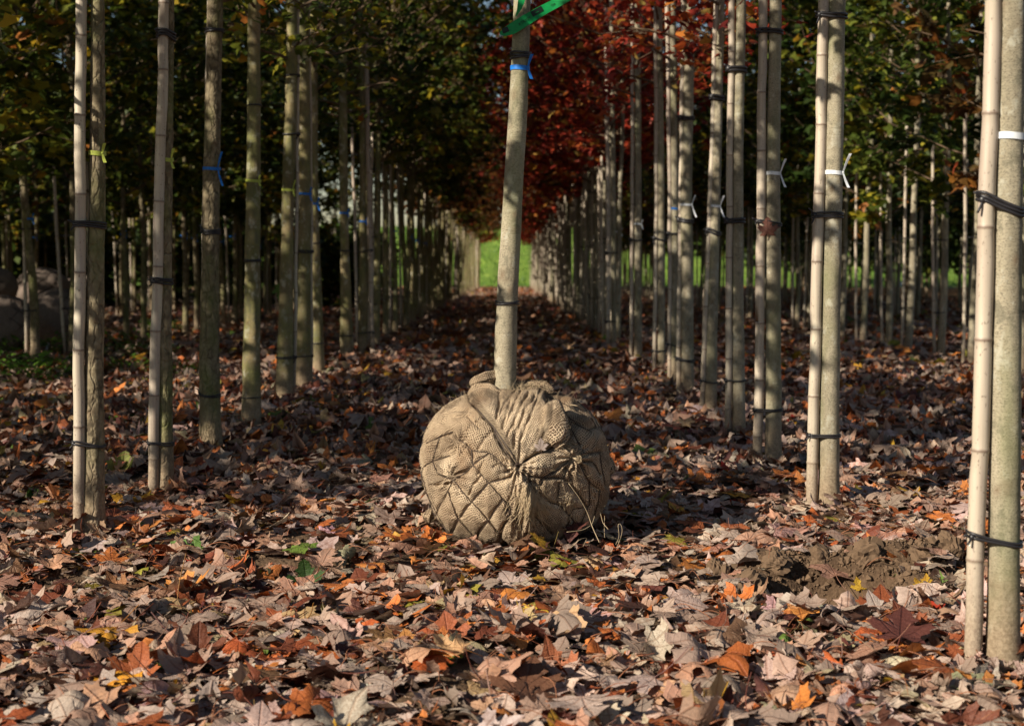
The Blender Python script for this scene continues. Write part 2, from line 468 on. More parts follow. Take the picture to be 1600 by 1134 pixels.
GZ = GZ + np.clip((GY - 84) / 4, 0, 1) * np.clip((200 - GY) / 60, 0, 1) * (.35 * vnoise(GX * .9, GY * .9) + .6 * vnoise(GX * .15, GY * .15))
nx, ny = GX.shape
i, j = np.meshgrid(np.arange(nx - 1), np.arange(ny - 1), indexing='ij')
a = (i * ny + j).ravel()
gme = np_mesh('ground', np.stack([GX, GY, GZ], -1).reshape(-1, 3), [np.stack([a, a + ny, a + ny + 1, a + 1], 1)], [M['soil']], True)
ground_obj = link('ground', gme, kind='structure')

# ------------------------------------------------------------------ leaves
HALF = [(0, 0), (.10, -.05), (.22, -.13), (.33, -.10), (.44, -.13), (.42, -.03), (.33, .04), (.36, .12), (.48, .17), (.52, .28), (.66, .36), (.55, .42), (.53, .52), (.42, .49), (.30, .44), (.21, .47), (.23, .58), (.33, .70), (.21, .73), (.16, .86), (0, 1.06)]
LOW = [(0, 0), (.25, -.12), (.40, -.06), (.31, .10), (.62, .36), (.46, .5), (.21, .47), (.28, .72), (0, 1.06)]
VLOW = [(0, -.05), (.36, -.03), (.60, .36), (.22, .5), (0, 1.06)]
def outline(h):
    h = np.array(h, float)
    return np.concatenate([h, (h[1:-1] * [-1, 1])[::-1]])
def leaf_template(h, rings, curl, seed, petiole=True):
    r = np.random.default_rng(seed)
    O = outline(h); n = len(O)
    O = O * (1 + (r.random((n, 1)) - .5) * .12)
    C = np.array([0, .30])
    fr = np.linspace(0, 1, rings + 1)[1:]
    UV = np.concatenate([[C]] + [C + (O - C) * f for f in fr])
    F3 = np.stack([np.zeros(n, int), 1 + np.arange(n), 1 + (np.arange(n) + 1) % n], 1)
    # keep leaf tops facing +z
    F3 = F3
    F4 = []
    for k in range(rings - 1):
        a = 1 + k * n + np.arange(n); b = 1 + k * n + (np.arange(n) + 1) % n
        F4.append(np.stack([a, a + n, b + n, b], 1))
    x, y = UV[:, 0].copy(), UV[:, 1] - .3
    # crumple and fold
    z = .05 * np.sin(7 * x + r.random() * 6) * np.sin(6 * y + r.random() * 6) * (.5 + curl)
    z += abs(r.normal(0, .35)) * curl * np.abs(x) * (1 if r.random() < .6 else -1)
    th = np.arctan2(x, y); rr = np.hypot(x, y)
    z += .10 * curl * rr * np.cos(r.integers(3, 6) * th + r.random() * 6)
    z += .45 * curl * (rr ** 2) * r.normal(0.5, .8)
    for _ in range(2):
        k = r.normal(0, 1.5) * curl
        if abs(k) < .08: continue
        ang = r.random() * PI
        u = np.cos(ang) * x + np.sin(ang) * y; v = -np.sin(ang) * x + np.cos(ang) * y
        kk = np.clip(k, -3.2, 3.2)
        u2 = (1 / kk - z) * np.sin(kk * u); z2 = 1 / kk - (1 / kk - z) * np.cos(kk * u)
        x = np.cos(ang) * u2 - np.sin(ang) * v; y = np.sin(ang) * u2 + np.cos(ang) * v; z = z2
    V = np.stack([x, y, z], 1)
    uv3 = np.concatenate([UV, np.zeros((len(UV), 1))], 1)
    tri = [F3]
    if F4:
        q = np.concatenate(F4); tri += [q[:, [0, 1, 2]], q[:, [0, 2, 3]]]
    T = np.concatenate(tri)[:, ::-1]
    # triangle winding: make mean normal face +z
    nn = np.cross(V[T[:, 1]] - V[T[:, 0]], V[T[:, 2]] - V[T[:, 0]])
    if nn[:, 2].sum() < 0: T = T[:, ::-1]
    if petiole:
        ba = V[1 + (rings - 1) * n]; L = .35 + r.random() * .4
        t = np.linspace(0, 1, 5)[:, None]
        d = np.array([r.normal(0, .25), -1, r.normal(0.0, .3)]); bend = np.array([r.normal(0, .3), 0, r.normal(0, .3)])
        P = ba + d * L * t + bend * L * t ** 2
        m = MB(); m.tube(P, .011, 3, cap=False)
        PV = m.v[0]; Q = m.f[0]
        T = np.concatenate([T, Q[:, [0, 1, 2]] + len(V), Q[:, [0, 2, 3]] + len(V)])
        V = np.concatenate([V, PV]); uv3 = np.concatenate([uv3, np.tile([.3, .1, 1.], (len(PV), 1))])
    V[:, 2] -= V[:, 2].mean()
    return V, T, uv3

def basis(n_, tilt, r=RNG, flip=.5):
    N = np.stack([r.normal(0, tilt, n_), r.normal(0, tilt, n_), np.ones(n_)], 1)
    N /= np.linalg.norm(N, axis=1)[:, None]
    N[r.random(n_) < flip] *= -1
    a = r.random(n_) * 2 * PI
    U = np.stack([np.cos(a), np.sin(a), np.zeros(n_)], 1)
    X = U - N * (U * N).sum(1)[:, None]; X /= np.linalg.norm(X, axis=1)[:, None]
    Y = np.cross(N, X)
    return np.stack([X, Y, N], 2)         # columns

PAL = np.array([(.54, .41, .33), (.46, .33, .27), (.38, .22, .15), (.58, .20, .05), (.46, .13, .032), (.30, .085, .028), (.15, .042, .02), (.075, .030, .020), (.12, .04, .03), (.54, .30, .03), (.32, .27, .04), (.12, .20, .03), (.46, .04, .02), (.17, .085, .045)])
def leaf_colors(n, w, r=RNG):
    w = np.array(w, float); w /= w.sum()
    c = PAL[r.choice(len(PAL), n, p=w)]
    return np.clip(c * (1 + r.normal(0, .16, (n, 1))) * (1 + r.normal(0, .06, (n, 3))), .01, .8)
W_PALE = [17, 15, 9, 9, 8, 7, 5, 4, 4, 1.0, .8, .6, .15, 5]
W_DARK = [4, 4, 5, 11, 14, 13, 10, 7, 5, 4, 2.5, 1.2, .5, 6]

def scatter(name, P, size, temps, cols, tilt, flip=.5, mat=None):
    n_ = len(P); R = basis(n_, tilt, flip=flip)
    ti = RNG.integers(0, len(temps), n_)
    Vs, Fs, Cs, Us = [], [], [], []; off = 0
    for k, (V, T, uv) in enumerate(temps):
        idx = np.where(ti == k)[0]
        if not len(idx): continue
        W = np.einsum('mij,vj->mvi', R[idx], V) * size[idx][:, None, None] + P[idx][:, None]
        m, v = len(idx), len(V)
        Vs.append(W.reshape(-1, 3)); Fs.append((T[None] + (np.arange(m) * v)[:, None, None] + off).reshape(-1, 3))
        c = np.repeat(cols[idx], v, 0)
        u = np.tile(uv, (m, 1)); pet = u[:, 2] > .5
        c[pet] = c[pet] * .4 + np.array([.20, .06, .04]) * .6; u[:, 2] = 0
        Cs.append(c); Us.append(u); off += m * v
    me = np_mesh(name, np.concatenate(Vs), [np.concatenate(Fs)], [mat or M['litter']], True,
                 {'lcol': ('FLOAT_COLOR', np.concatenate(Cs)), 'luv': ('FLOAT_VECTOR', np.concatenate(Us))})
    return me

HI = [leaf_template(HALF, 3, c, 100 + k) for k, c in enumerate(np.linspace(.10, 1.15, 18))]
MIDT = [leaf_template(HALF, 2, c, 200 + k, petiole=(k % 2 == 0)) for k, c in enumerate(np.linspace(.15, 1.2, 18))]
LOWT = [leaf_template(LOW, 1, c, 300 + k, petiole=False) for k, c in enumerate(np.linspace(.3, 1.6, 12))]
VLT = [leaf_template(VLOW, 1, c, 400 + k, petiole=False) for k, c in enumerate(np.linspace(.2, 1.0, 8))]

def frag_template(k):
    r = np.random.default_rng(500 + k); n = 7; th = np.sort(r.random(n)) * 2 * PI; rad = r.uniform(.35, 1, n)
    V = np.stack([rad * np.cos(th), rad * np.sin(th), r.normal(0, .18, n)], 1); V = np.concatenate([[[0, 0, r.normal(0, .15)]], V])
    T = np.stack([np.zeros(n, int), 1 + np.arange(n), 1 + (np.arange(n) + 1) % n], 1)
    return V, T, np.concatenate([V[:, :2] * .4 + [.1, .5], np.zeros((n + 1, 1))], 1)
FRAG = [frag_template(k) for k in range(14)]
def keep_ball(x, y, r=.35): return (x - .03) ** 2 + (y - 5.68) ** 2 > r * r
def density(x, y):
    d = .82 + .85 * fbm(x * 1.7, y * 1.7, 3, 31.)
    bare = .7 * np.exp(-((x - 1.42) / .26) ** 2 - ((y - 5.2) / .12) ** 2) + 1.3 * np.exp(-((x - 1.10) / .20) ** 2 - ((y - 4.93) / .14) ** 2)
    bare = bare + .75 * np.exp(-((x + 1.75) / .55) ** 2 - ((y - 4.75) / .30) ** 2)
    return np.clip(d - bare, .04, 1)
def points(n, y0, y1, xfun, dens=True, power=1.0):
    y = y0 + (y1 - y0) * RNG.random(n) ** power
    lo, hi = xfun(y); x = lo + (hi - lo) * RNG.random(n)
    if dens:
        k = RNG.random(n) < density(x, y); x, y = x[k], y[k]
    k = keep_ball(x, y); return x[k], y[k]
def wfun(y): return -.42 * y - .5, .42 * y + .5
def place(x, y, size, tilt_lift=.18):
    return np.stack([x, y, tz(x, y) + .004 + RNG.random(len(x)) ** 1.5 * .035 + size * tilt_lift * RNG.random(len(x))], 1)
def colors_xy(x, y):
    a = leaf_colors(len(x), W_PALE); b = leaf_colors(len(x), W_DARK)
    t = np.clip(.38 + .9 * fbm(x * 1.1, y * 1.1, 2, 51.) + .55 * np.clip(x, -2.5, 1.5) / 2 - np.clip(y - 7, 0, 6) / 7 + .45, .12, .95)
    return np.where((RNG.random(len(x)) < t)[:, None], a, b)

# the ~300 leaves that show largest are pieces of their own
x, y = points(360, 3.25, 4.7, lambda y: (-.37 * y, .37 * y))
x, y = x[:285], y[:285]
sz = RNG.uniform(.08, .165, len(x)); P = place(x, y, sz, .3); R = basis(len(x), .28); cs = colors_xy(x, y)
HI_me = {}
for q in range(len(x)):
    t = q % len(HI); ck = q % 14
    key = (t, ck)
    if key not in HI_me:
        V, T, uv = HI[t]; pet = uv[:, 2] > .5; c = np.tile(cs[q], (len(V), 1)); c[pet] = c[pet] * .4 + np.array([.2, .06, .04]) * .6
        u = uv.copy(); u[:, 2] = 0
        HI_me[key] = np_mesh('fallen_leaf', V, [T], [M['litter']], True, {'lcol': ('FLOAT_COLOR', c), 'luv': ('FLOAT_VECTOR', u)})
    o = link('fallen_leaf', HI_me[key], ground_obj)
    o.matrix_basis = Matrix.Translation(P[q].tolist()) @ Matrix(R[q].tolist()).to_4x4() @ Matrix.Scale(float(sz[q]), 4)

def add_litter():
    for (n_, y0, y1, temps, s0, s1, tilt, pw) in ((7600, 3.05, 7.2, MIDT, .05, .128, .22, .95), (9000, 3.05, 7.6, FRAG, .018, .05, .35, .95), (17000, 7.2, 14, LOWT, .06, .125, .33, .95)):
        x, y = points(n_, y0, y1, wfun, power=pw)
        if len(x): pass
        sz = RNG.uniform(s0, s1, len(x)) * (1 + .25 * (RNG.random(len(x)) < .12))
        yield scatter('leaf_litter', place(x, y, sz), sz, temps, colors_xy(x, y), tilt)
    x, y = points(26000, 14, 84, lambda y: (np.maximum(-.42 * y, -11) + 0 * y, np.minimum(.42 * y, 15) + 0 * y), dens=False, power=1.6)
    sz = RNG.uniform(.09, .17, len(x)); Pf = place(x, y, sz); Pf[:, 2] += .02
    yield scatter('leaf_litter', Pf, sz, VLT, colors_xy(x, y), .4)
for k, me in enumerate(add_litter()):
    o = link('leaf_litter', me, kind='stuff', category='leaf litter',
             label=('crumpled maple leaves carpeting the ground around the burlap root ball', 'small torn scraps of dry leaf between the whole leaves in the foreground', 'rust and tan leaf carpet between the tree rows behind the root ball', 'dark brown leaf carpet far down the aisle between the trunks')[k])

# crumbs of soil
ico = np.array([(0, 0, 1), (.9, 0, .3), (.2, .9, .3), (-.8, .5, .3), (-.7, -.6, .3), (.3, -.9, .3), (0, 0, -.7)])
icf = np.array([(0, 1, 2), (0, 2, 3), (0, 3, 4), (0, 4, 5), (0, 5, 1), (6, 2, 1), (6, 3, 2), (6, 4, 3), (6, 5, 4), (6, 1, 5)])
def crumbs(n_):
    y = RNG.uniform(3.1, 8, n_); lo, hi = wfun(y); x = lo + (hi - lo) * RNG.random(n_)
    k = RNG.random(n_) < 1.05 - density(x, y); x, y = x[k], y[k]
    m = 3500
    x = np.concatenate([x, RNG.normal(1.45, .36, m), RNG.normal(-1.8, .5, m), RNG.normal(1.1, .22, 2500)]); y = np.concatenate([y, RNG.normal(5.25, .17, m), RNG.normal(4.75, .28, m), RNG.normal(4.86, .16, 2500)])
    k = keep_ball(x, y, .36) & (y > 3.0); x, y = x[k], y[k]
    s = .002 + .016 * RNG.random(len(x)) ** 8 + .003 * RNG.random(len(x))
    P = np.stack([x, y, tz(x, y) + .004 + s * .4], 1)
    n_ = len(x); R = basis(n_, .8)
    V = ico[None] * (1 + .5 * (RNG.random((n_, 7, 3)) - .5))
    W = np.einsum('mij,mvj->mvi', R, V) * s[:, None, None] + P[:, None]
    F = icf[None] + (np.arange(n_) * 7)[:, None, None]
    return np_mesh('soil_crumbs', W.reshape(-1, 3), [F.reshape(-1, 3)], [M['crumb']], False)
link('soil_crumbs', crumbs(6000), kind='stuff', label='loose brown soil crumbs on the bare patches between the leaves', category='soil')

# dry stalks and twigs lying about
mb = MB()
for q in range(650):
    y0 = RNG.uniform(3.15, 7.5); x0 = RNG.uniform(-.4, .4) * y0
    if not keep_ball(x0, y0, .36): continue
    L = RNG.uniform(.05, .15); a_ = RNG.uniform(0, 2 * PI); t = np.linspace(0, 1, 6)
    bend = RNG.normal(0, .25); X = x0 + L * (np.cos(a_) * t - np.sin(a_) * bend * t * (1 - t)); Y = y0 + L * (np.sin(a_) * t + np.cos(a_) * bend * t * (1 - t))
    Z = tz(x0, y0) + .02 + RNG.uniform(0, .03) + RNG.normal(0, .30) * L * (t - .5) + L * .2 * np.sin(t * 3)
    mb.tube(np.stack([X, Y, Z], 1), np.linspace(.0016, .0007, 6), 4)
link('dry_stalks', mb.mesh('dry_stalks', M['petiole']), kind='stuff', label='thin reddish leaf stalks and twigs lying among the fallen leaves', category='twigs')

# ------------------------------------------------------------------ crowns and branches
def crown_parts(seed, z0, z1, R, nleaf, nbr=30, leaf=(.045, .085)):
    r = np.random.default_rng(seed)
    mb = MB(); LP = []
    for b in range(nbr):
        f = (b + .5) / nbr; z = z0 + (z1 - z0) * f ** 1.0 * .9
        env = R * (math.sin(PI * min(1, (f * .93 + .10))) ** .65)
        L = env * r.uniform(.75, 1.15); a_ = b * 2.4 + r.normal(0, .4); el = r.uniform(.25, .75) + .5 * f
        t = np.linspace(0, 1, 6)
        d = np.array([math.cos(a_) * math.cos(el), math.sin(a_) * math.cos(el), math.sin(el)])
        P = np.array([0, 0, z - .25]) + d * L * t[:, None] * 1.05 + np.array([0, 0, -.10]) * (t[:, None] ** 2) + r.normal(0, .015, (6, 3)) * t[:, None]
        mb.tube(P, np.linspace(.011, .003, 6) * (1.2 - .5 * f), 4, cap=False)
        for s_ in range(3):
            st = r.uniform(.3, .9); p0 = P[0] + (P[-1] - P[0]) * st
            d2 = d + r.normal(0, .55, 3); d2 /= np.linalg.norm(d2)
            P2 = p0 + d2 * L * .42 * t[:4, None] / .6
            mb.tube(P2, np.linspace(.0045, .0016, 4), 3, cap=False)
            LP.append((P2, 1.0))
        LP.append((P, 1.4))
    w = np.array([x[1] for x in LP]); w /= w.sum()
    ci = r.choice(len(LP), nleaf, p=w)
    pos = np.empty((nleaf, 3))
    for k in range(len(LP)):
        m = ci == k; c = m.sum()
        if not c: continue
        P = LP[k][0]; tt = r.uniform(.25, 1.05, c) * (len(P) - 1); i0 = np.clip(tt.astype(int), 0, len(P) - 2); f = tt - i0
        pos[m] = P[i0] + (P[i0 + 1] - P[i0]) * f[:, None]
    pos += r.normal(0, .055, pos.shape); pos[:, 2] -= .03
    O = outline(VLOW); O3 = np.concatenate([[(0, .3)], O])
    nO = len(O)
    base = np.concatenate([O3 - [0, .3], np.zeros((nO + 1, 1))], 1)
    base[:, 2] = -.22 * (base[:, 0] ** 2 + base[:, 1] ** 2)
    # leaves hang: normals mostly sideways-up
    N = r.normal(0, .55, (nleaf, 3)); N[:, 2] = np.abs(N[:, 2]) + .45; N /= np.linalg.norm(N, axis=1)[:, None]
    a_ = r.random(nleaf) * 2 * PI; U = np.stack([np.cos(a_), np.sin(a_), 0 * a_ - .3], 1)
    X = U - N * (U * N).sum(1)[:, None]; X /= np.linalg.norm(X, axis=1)[:, None]; Y = np.cross(N, X)
    Rm = np.stack([X, Y, N], 2); s = r.uniform(leaf[0], leaf[1], nleaf) * 1.15
    W = np.einsum('mij,vj->mvi', Rm, base) * s[:, None, None] + pos[:, None]
    T = np.stack([np.zeros(nO, int), 1 + np.arange(nO), 1 + (np.arange(nO) + 1) % nO], 1)
    F = (T[None] + (np.arange(nleaf) * (nO + 1))[:, None, None]).reshape(-1, 3)
    rn = np.clip(r.beta(1.6, 1.8, nleaf), 0, 1); rn = np.where(r.random(nleaf) < .10, r.uniform(.8, 1, nleaf), rn * .82)
    cm = np_mesh('crown', W.reshape(-1, 3), [F], [M['green']], False, {'rnd': ('FLOAT', np.repeat(rn, nO + 1))})
    return cm, mb.mesh('branches', M['twig'])
NLEAF = 2000
CROWNS = [crown_parts(50 + k, 2.05 + .15 * (k % 3), 5.8 + .3 * (k % 2), 1.1 + .06 * k % .2, NLEAF, leaf=(.055, .095)) for k in range(7)]
DEEPC = [crown_parts(130 + k, 1.75 + .15 * k, 6.6, 1.35, 1900, 36, (.07, .125)) for k in range(4)]
BIGC = [crown_parts(90 + k, 2.6, 7.0, 2.0, 1750, 44, (.07, .125)) for k in range(3)]      # wide crowns that close over the aisle
HIGHC = [crown_parts(80 + k, 2.75, 5.9, .95, 950) for k in range(3)]     # trunks cleared higher

# trunks and canes for trees farther off
def far_trunk(seed, mat, h=5.0, r0=.043):
    r = np.random.default_rng(seed); z = np.concatenate([[-.05, 0, .03, .08], np.linspace(.2, h, 16)])
    wob = .022; ph = r.random(4) * 6
    x = wob * np.sin(z * 1.1 + ph[0]) + .4 * wob * np.sin(z * 3.3 + ph[1]); y = wob * np.sin(z * 1.2 + ph[2])
    x -= x[1]; y -= y[1]
    R = r0 * (1 - z * .13) * (1 + .45 * np.exp(-np.maximum(z, 0) / .06)) * (1 + .04 * np.sin(z * 9 + ph[3])); R = np.maximum(R, .008)
    mb = MB(); mb.tube(np.stack([x, y, z], 1), R, 9); return mb.mesh('trunk', mat)
FT = {k: [far_trunk(10 + q, M['bark_' + k], r0=.038 + .003 * (q % 4)) for q in range(6)] for k in ('smooth', 'rough', 'olive')}
def cane_mesh(P, r0, k=12, seed=0, origin=(0, 0, 0), step=.30):
    """P(z)->(x,y) via arrays; z sampled with a raised ring at each node"""
    r = np.random.default_rng(seed)
    zt, xt, yt = P
    z0, z1 = zt[0], zt[-1]; nodes = np.arange(z0 + r.uniform(.1, .28), z1, step) + r.normal(0, .02, len(np.arange(z0 + .19, z1, step)) if False else 1)
    zz = [z0, z1] + list(np.linspace(z0, z1, int((z1 - z0) / .12) + 2))
    for n_ in nodes: zz += [n_ - .008, n_ - .003, n_, n_ + .003, n_ + .010]
    zz = np.unique(np.clip(zz, z0, z1))
    x = np.interp(zz, zt, xt); y = np.interp(zz, zt, yt)
    d = np.min(np.abs(zz[:, None] - nodes[None]), axis=1) if len(nodes) else zz * 0 + 1
    kk = np.floor((zz - z0) / step)
    x = x + .0025 * np.sin(kk * 2.1 + seed) ; y = y + .002 * np.cos(kk * 1.7 + seed)
    R = r0 * (1 - .10 * (zz - z0) / max(z1 - z0, .1)) * (1 + .07 * np.exp(-(d / .004) ** 2) - .035 * np.exp(-((d - .009) / .004) ** 2))
    mb = MB(); mb.tube(np.stack([x, y, zz], 1), R, k)
    nd = np.repeat(np.exp(-(d / .0045) ** 2), k)
    return mb.mesh('bamboo_cane', M['bamboo'], attrs={'node': ('FLOAT', nd)}, origin=origin)
def far_cane(seed):
    r = np.random.default_rng(seed); z = np.linspace(-.05, r.uniform(2.3, 3.0), 8); a_ = r.normal(0, .012); b_ = r.normal(0, .01)
    return cane_mesh((z, a_ * z + .006 * np.sin(z * 2 + seed), b_ * z), .0195, 8, seed, step=.33)
FC = [far_cane(q) for q in range(7)]

def hull_loop(c1, r1, c2, r2, n=44):
    th = np.linspace(0, 2 * PI, 40, endpoint=False)
    pts = np.concatenate([np.array(c1) + r1 * np.stack([np.cos(th), np.sin(th)], 1), np.array(c2) + r2 * np.stack([np.cos(th), np.sin(th)], 1)])
    P = sorted(map(tuple, pts))
    def half(P):
        h = []
        for p in P:
            while len(h) >= 2 and (h[-1][0] - h[-2][0]) * (p[1] - h[-2][1]) - (h[-1][1] - h[-2][1]) * (p[0] - h[-2][0]) <= 0: h.pop()
            h.append(p)
        return h
    H = np.array(half(P)[:-1] + half(P[::-1])[:-1])
    # resample evenly
    L = np.linalg.norm(np.roll(H, -1, 0) - H, axis=1); s = np.concatenate([[0], np.cumsum(L)]); Hc = np.concatenate([H, H[:1]])
    t = np.linspace(0, s[-1], n, endpoint=False)
    return np.stack([np.interp(t, s, Hc[:, 0]), np.interp(t, s, Hc[:, 1])], 1)
def tie_mesh(c1, r1, c2, r2, z1, z2, loops=2, tr=.0032, tails=True, seed=0, k=6):
    """rubber strap round trunk (c1,z1) and cane (c2,z2)"""
    r = np.random.default_rng(seed); mb = MB()
    for q in range(loops):
        H = hull_loop(c1, r1 + tr * .8, c2, r2 + tr * .8)
        f = np.clip(((H - np.array(c1)) @ (np.array(c2) - np.array(c1))) / (np.linalg.norm(np.array(c2) - np.array(c1)) ** 2 + 1e-9), -.3, 1.3)
        z = z1 + (z2 - z1) * f + (q - (loops - 1) / 2) * tr * 2.1 + .002 * np.sin(np.linspace(0, 2 * PI, len(H), endpoint=False) * 2 + r.random() * 6)
        mb.tube(np.stack([H[:, 0], H[:, 1], z], 1), tr, k, closed=True)
    d = np.array(c2) - np.array(c1); d = d / (np.linalg.norm(d) + 1e-9)
    kn = np.array([c2[0] + d[0] * (r2 * .8) - .0, c2[1] - r2 * .75, z2])
    if tails:
        mb.blob(kn, tr * 2.3, 8, 6)
        for s_ in (1, -1):
            L = r.uniform(.025, .05); t = np.linspace(0, 1, 5)[:, None]
            dd = np.array([-.5 if s_ > 0 else -.15, -.25, (.8 if s_ > 0 else -1.0) * r.uniform(.3, 1)])
            mb.tube(kn + dd * L * t + np.array([-.01, 0, -.004]) * t ** 2, tr * .75, 5)
    return mb.mesh('tree_tie', M['rubber'])
def ribbon_mesh(c, r0, z, mat, w=.007, side=1, tails=True, seed=0, half=False, L=.05):
    r = np.random.default_rng(seed); mb = MB()
    n = 40; th = np.linspace(0, 2 * PI, n)
    P = np.stack([c[0] + (r0 + .0025) * np.cos(th), c[1] + (r0 + .0025) * np.sin(th), z + .002 * np.sin(th * 2)], 1)
    W = np.tile([0, 0, w], (n, 1)); mb.strip(P, W, .0007)
    if tails:
        kn = np.array([c[0] + side * r0 * .85, c[1] - r0 * .75, z]); mb.blob(kn, w * .55, 8, 6)
        for dz in (1, -1):
            t = np.linspace(0, 1, 8)[:, None]; LL = L * r.uniform(.8, 1.3)
            Pt = kn + np.array([side * .22, -.25, dz * 1.0]) * LL * t + np.array([side * .1, 0, 0]) * LL * t ** 2
            ww = np.stack([w * .9 * np.cos(t[:, 0] * .8), w * .3 * np.sin(t[:, 0] * 2 + 1), 0 * t[:, 0]], 1) * (.3 + .8 * t)
            mb.strip(Pt, ww, .0006)
    return mb.mesh('ribbon', mat, False)

STD_DX = -.075
far_tie = [tie_mesh((0, 0), .043, (STD_DX, -.015), .021, z, z, 2, .0033, False, k=4) for z in (.55, 1.35, 2.15)]
far_ribbon = {c: ribbon_mesh((0, 0), .044, 1.45, M[c], .009, 1, True, 3, L=.06) for c in ('white', 'blue', 'yellow')}

def tree_at(x, y, kind, bark, label, group, cane=True, rib=None, ties=(0, 1, 2), high=False, cane_label=None, cane_group=None, seed=None, wide=False):
    k = random.randrange(1000) if seed is None else seed
    e = empty('maple_tree', (x, y, float(tz(x, y)) - .01), label, 'tree', group)
    e.rotation_euler = (random.gauss(0, .008), random.gauss(0, .008), 0)
    s = random.uniform(.92, 1.12); e.scale = (s, s, random.uniform(.97, 1.08))
    tr = link('trunk', FT[bark][k % 6], e)
    c = (HIGHC if high else CROWNS)[k % (3 if high else 7)]
    if wide or (high and y > 12): c = BIGC[k % 3]
    elif abs(x) > 4 and y > 11: c = DEEPC[k % 4]
    br = link('branches', c[1], e); cr = link('crown', c[0], e)
    rz = random.uniform(0, 2 * PI)
    br.rotation_euler.z = rz; cr.rotation_euler.z = rz
    cr.material_slots[0].link = 'OBJECT'; cr.material_slots[0].material = M[kind]
    for t in ties: link('tree_tie', far_tie[t], e)
    if rib: link('ribbon', far_ribbon[rib], e)
    if cane:
        o = link('bamboo_cane', FC[(k * 3) % 7], None, (x + STD_DX * s + random.gauss(0, .006), y - .015, float(tz(x, y)) - .01),
                 label=cane_label, category='cane', group=cane_group)
        o.rotation_euler = (random.gauss(0, .006), random.gauss(0, .008), 0)
    return e

# ------------------------------------------------------------------ nearest trees, built one by one
def smooth_path(zs, xs_, ys_, n=110, z1=None):
    zs = np.array(zs, float); o = np.argsort(zs); zs = zs[o]; X = np.array(xs_, float)[o]; Y = np.array(ys_, float)[o]
    z = np.linspace(zs[0], z1 if z1 else zs[-1], n)
    sl = (X[-1] - X[max(0, len(X) - 3)]) / max(zs[-1] - zs[max(0, len(X) - 3)], .2) * .4
    x = np.where(z <= zs[-1], np.interp(z, zs, X), X[-1] + sl * (z - zs[-1]))
    k = np.exp(-np.linspace(-2, 2, 15) ** 2); k /= k.sum()
    xp = np.pad(x, 7, mode='reflect', reflect_type='odd'); x = np.convolve(xp, k, 'valid')
    return z, x, np.interp(z, zs, Y)

def near_trunk(zs, x, y, wr, mat, seed, origin, flare=.45, knots=8, rough=.03):
    """wr(z)-> radius; returns mesh relative to origin"""
    r = np.random.default_rng(seed); k = 40
    n = 190; z = np.linspace(zs[0], zs[-1], n); z = zs[0] + (zs[-1] - zs[0]) * np.linspace(0, 1, n) ** 1.25
    X = np.interp(z, zs, x); Y = np.interp(z, zs, y); R = wr(z - zs[0])
    h = z - zs[0]
    R = R * (1 + flare * np.exp(-h / .05) + .10 * np.exp(-h / .25))
    th = np.linspace(0, 2 * PI, k, endpoint=False); TH, H = np.meshgrid(th, h)
    D = 1 + rough * (vnoise(np.cos(TH) * 2 + 9 + seed, H * 7 + np.sin(TH) * 2)) * 2 + rough * .7 * vnoise(np.cos(TH) * 6 + seed * 3, H * 30 + np.sin(TH) * 6)
    SC = np.zeros_like(D)
    D = D + flare * .3 * np.exp(-H / .05) * np.sin(TH * 3 + seed)
    for q in range(knots):
        hz = r.uniform(.4, 2.2); ta = r.uniform(0, 2 * PI) if q % 2 else r.uniform(PI, 2 * PI)
        da = np.angle(np.exp(1j * (TH - ta)))
        D = D + .13 * np.exp(-(da / .32) ** 2 - ((H - hz) / .016) ** 2) - .10 * np.exp(-(da / .14) ** 2 - ((H - hz) / .007) ** 2)
        SC = np.maximum(SC, np.exp(-(da / .26) ** 2 - ((H - hz) / .012) ** 2)); SC = np.maximum(SC, .45 * np.exp(-(da / .6) ** 2 - ((H - hz - .012) / .007) ** 2))
    for q in range(6):     # faint rings where old shoots began
        hz = r.uniform(.3, 2.6); D = D + .022 * np.exp(-((H - hz) / .012) ** 2); SC = np.maximum(SC, .4 * np.exp(-((H - hz + .004 * np.sin(TH * 2)) / .005) ** 2))
    V = np.stack([X[:, None] + R[:, None] * D * np.cos(TH), Y[:, None] + R[:, None] * D * np.sin(TH), z[:, None] + 0 * TH], -1).reshape(-1, 3) - np.array(origin)
    i = np.arange(n - 1)[:, None]; j = np.arange(k)[None]
    a = (i * k + j).ravel(); b = (i * k + (j + 1) % k).ravel()
    return np_mesh('trunk', V, [np.stack([a, b, b + k, a + k], 1)], [mat], True, {'scar': ('FLOAT', SC.ravel())})

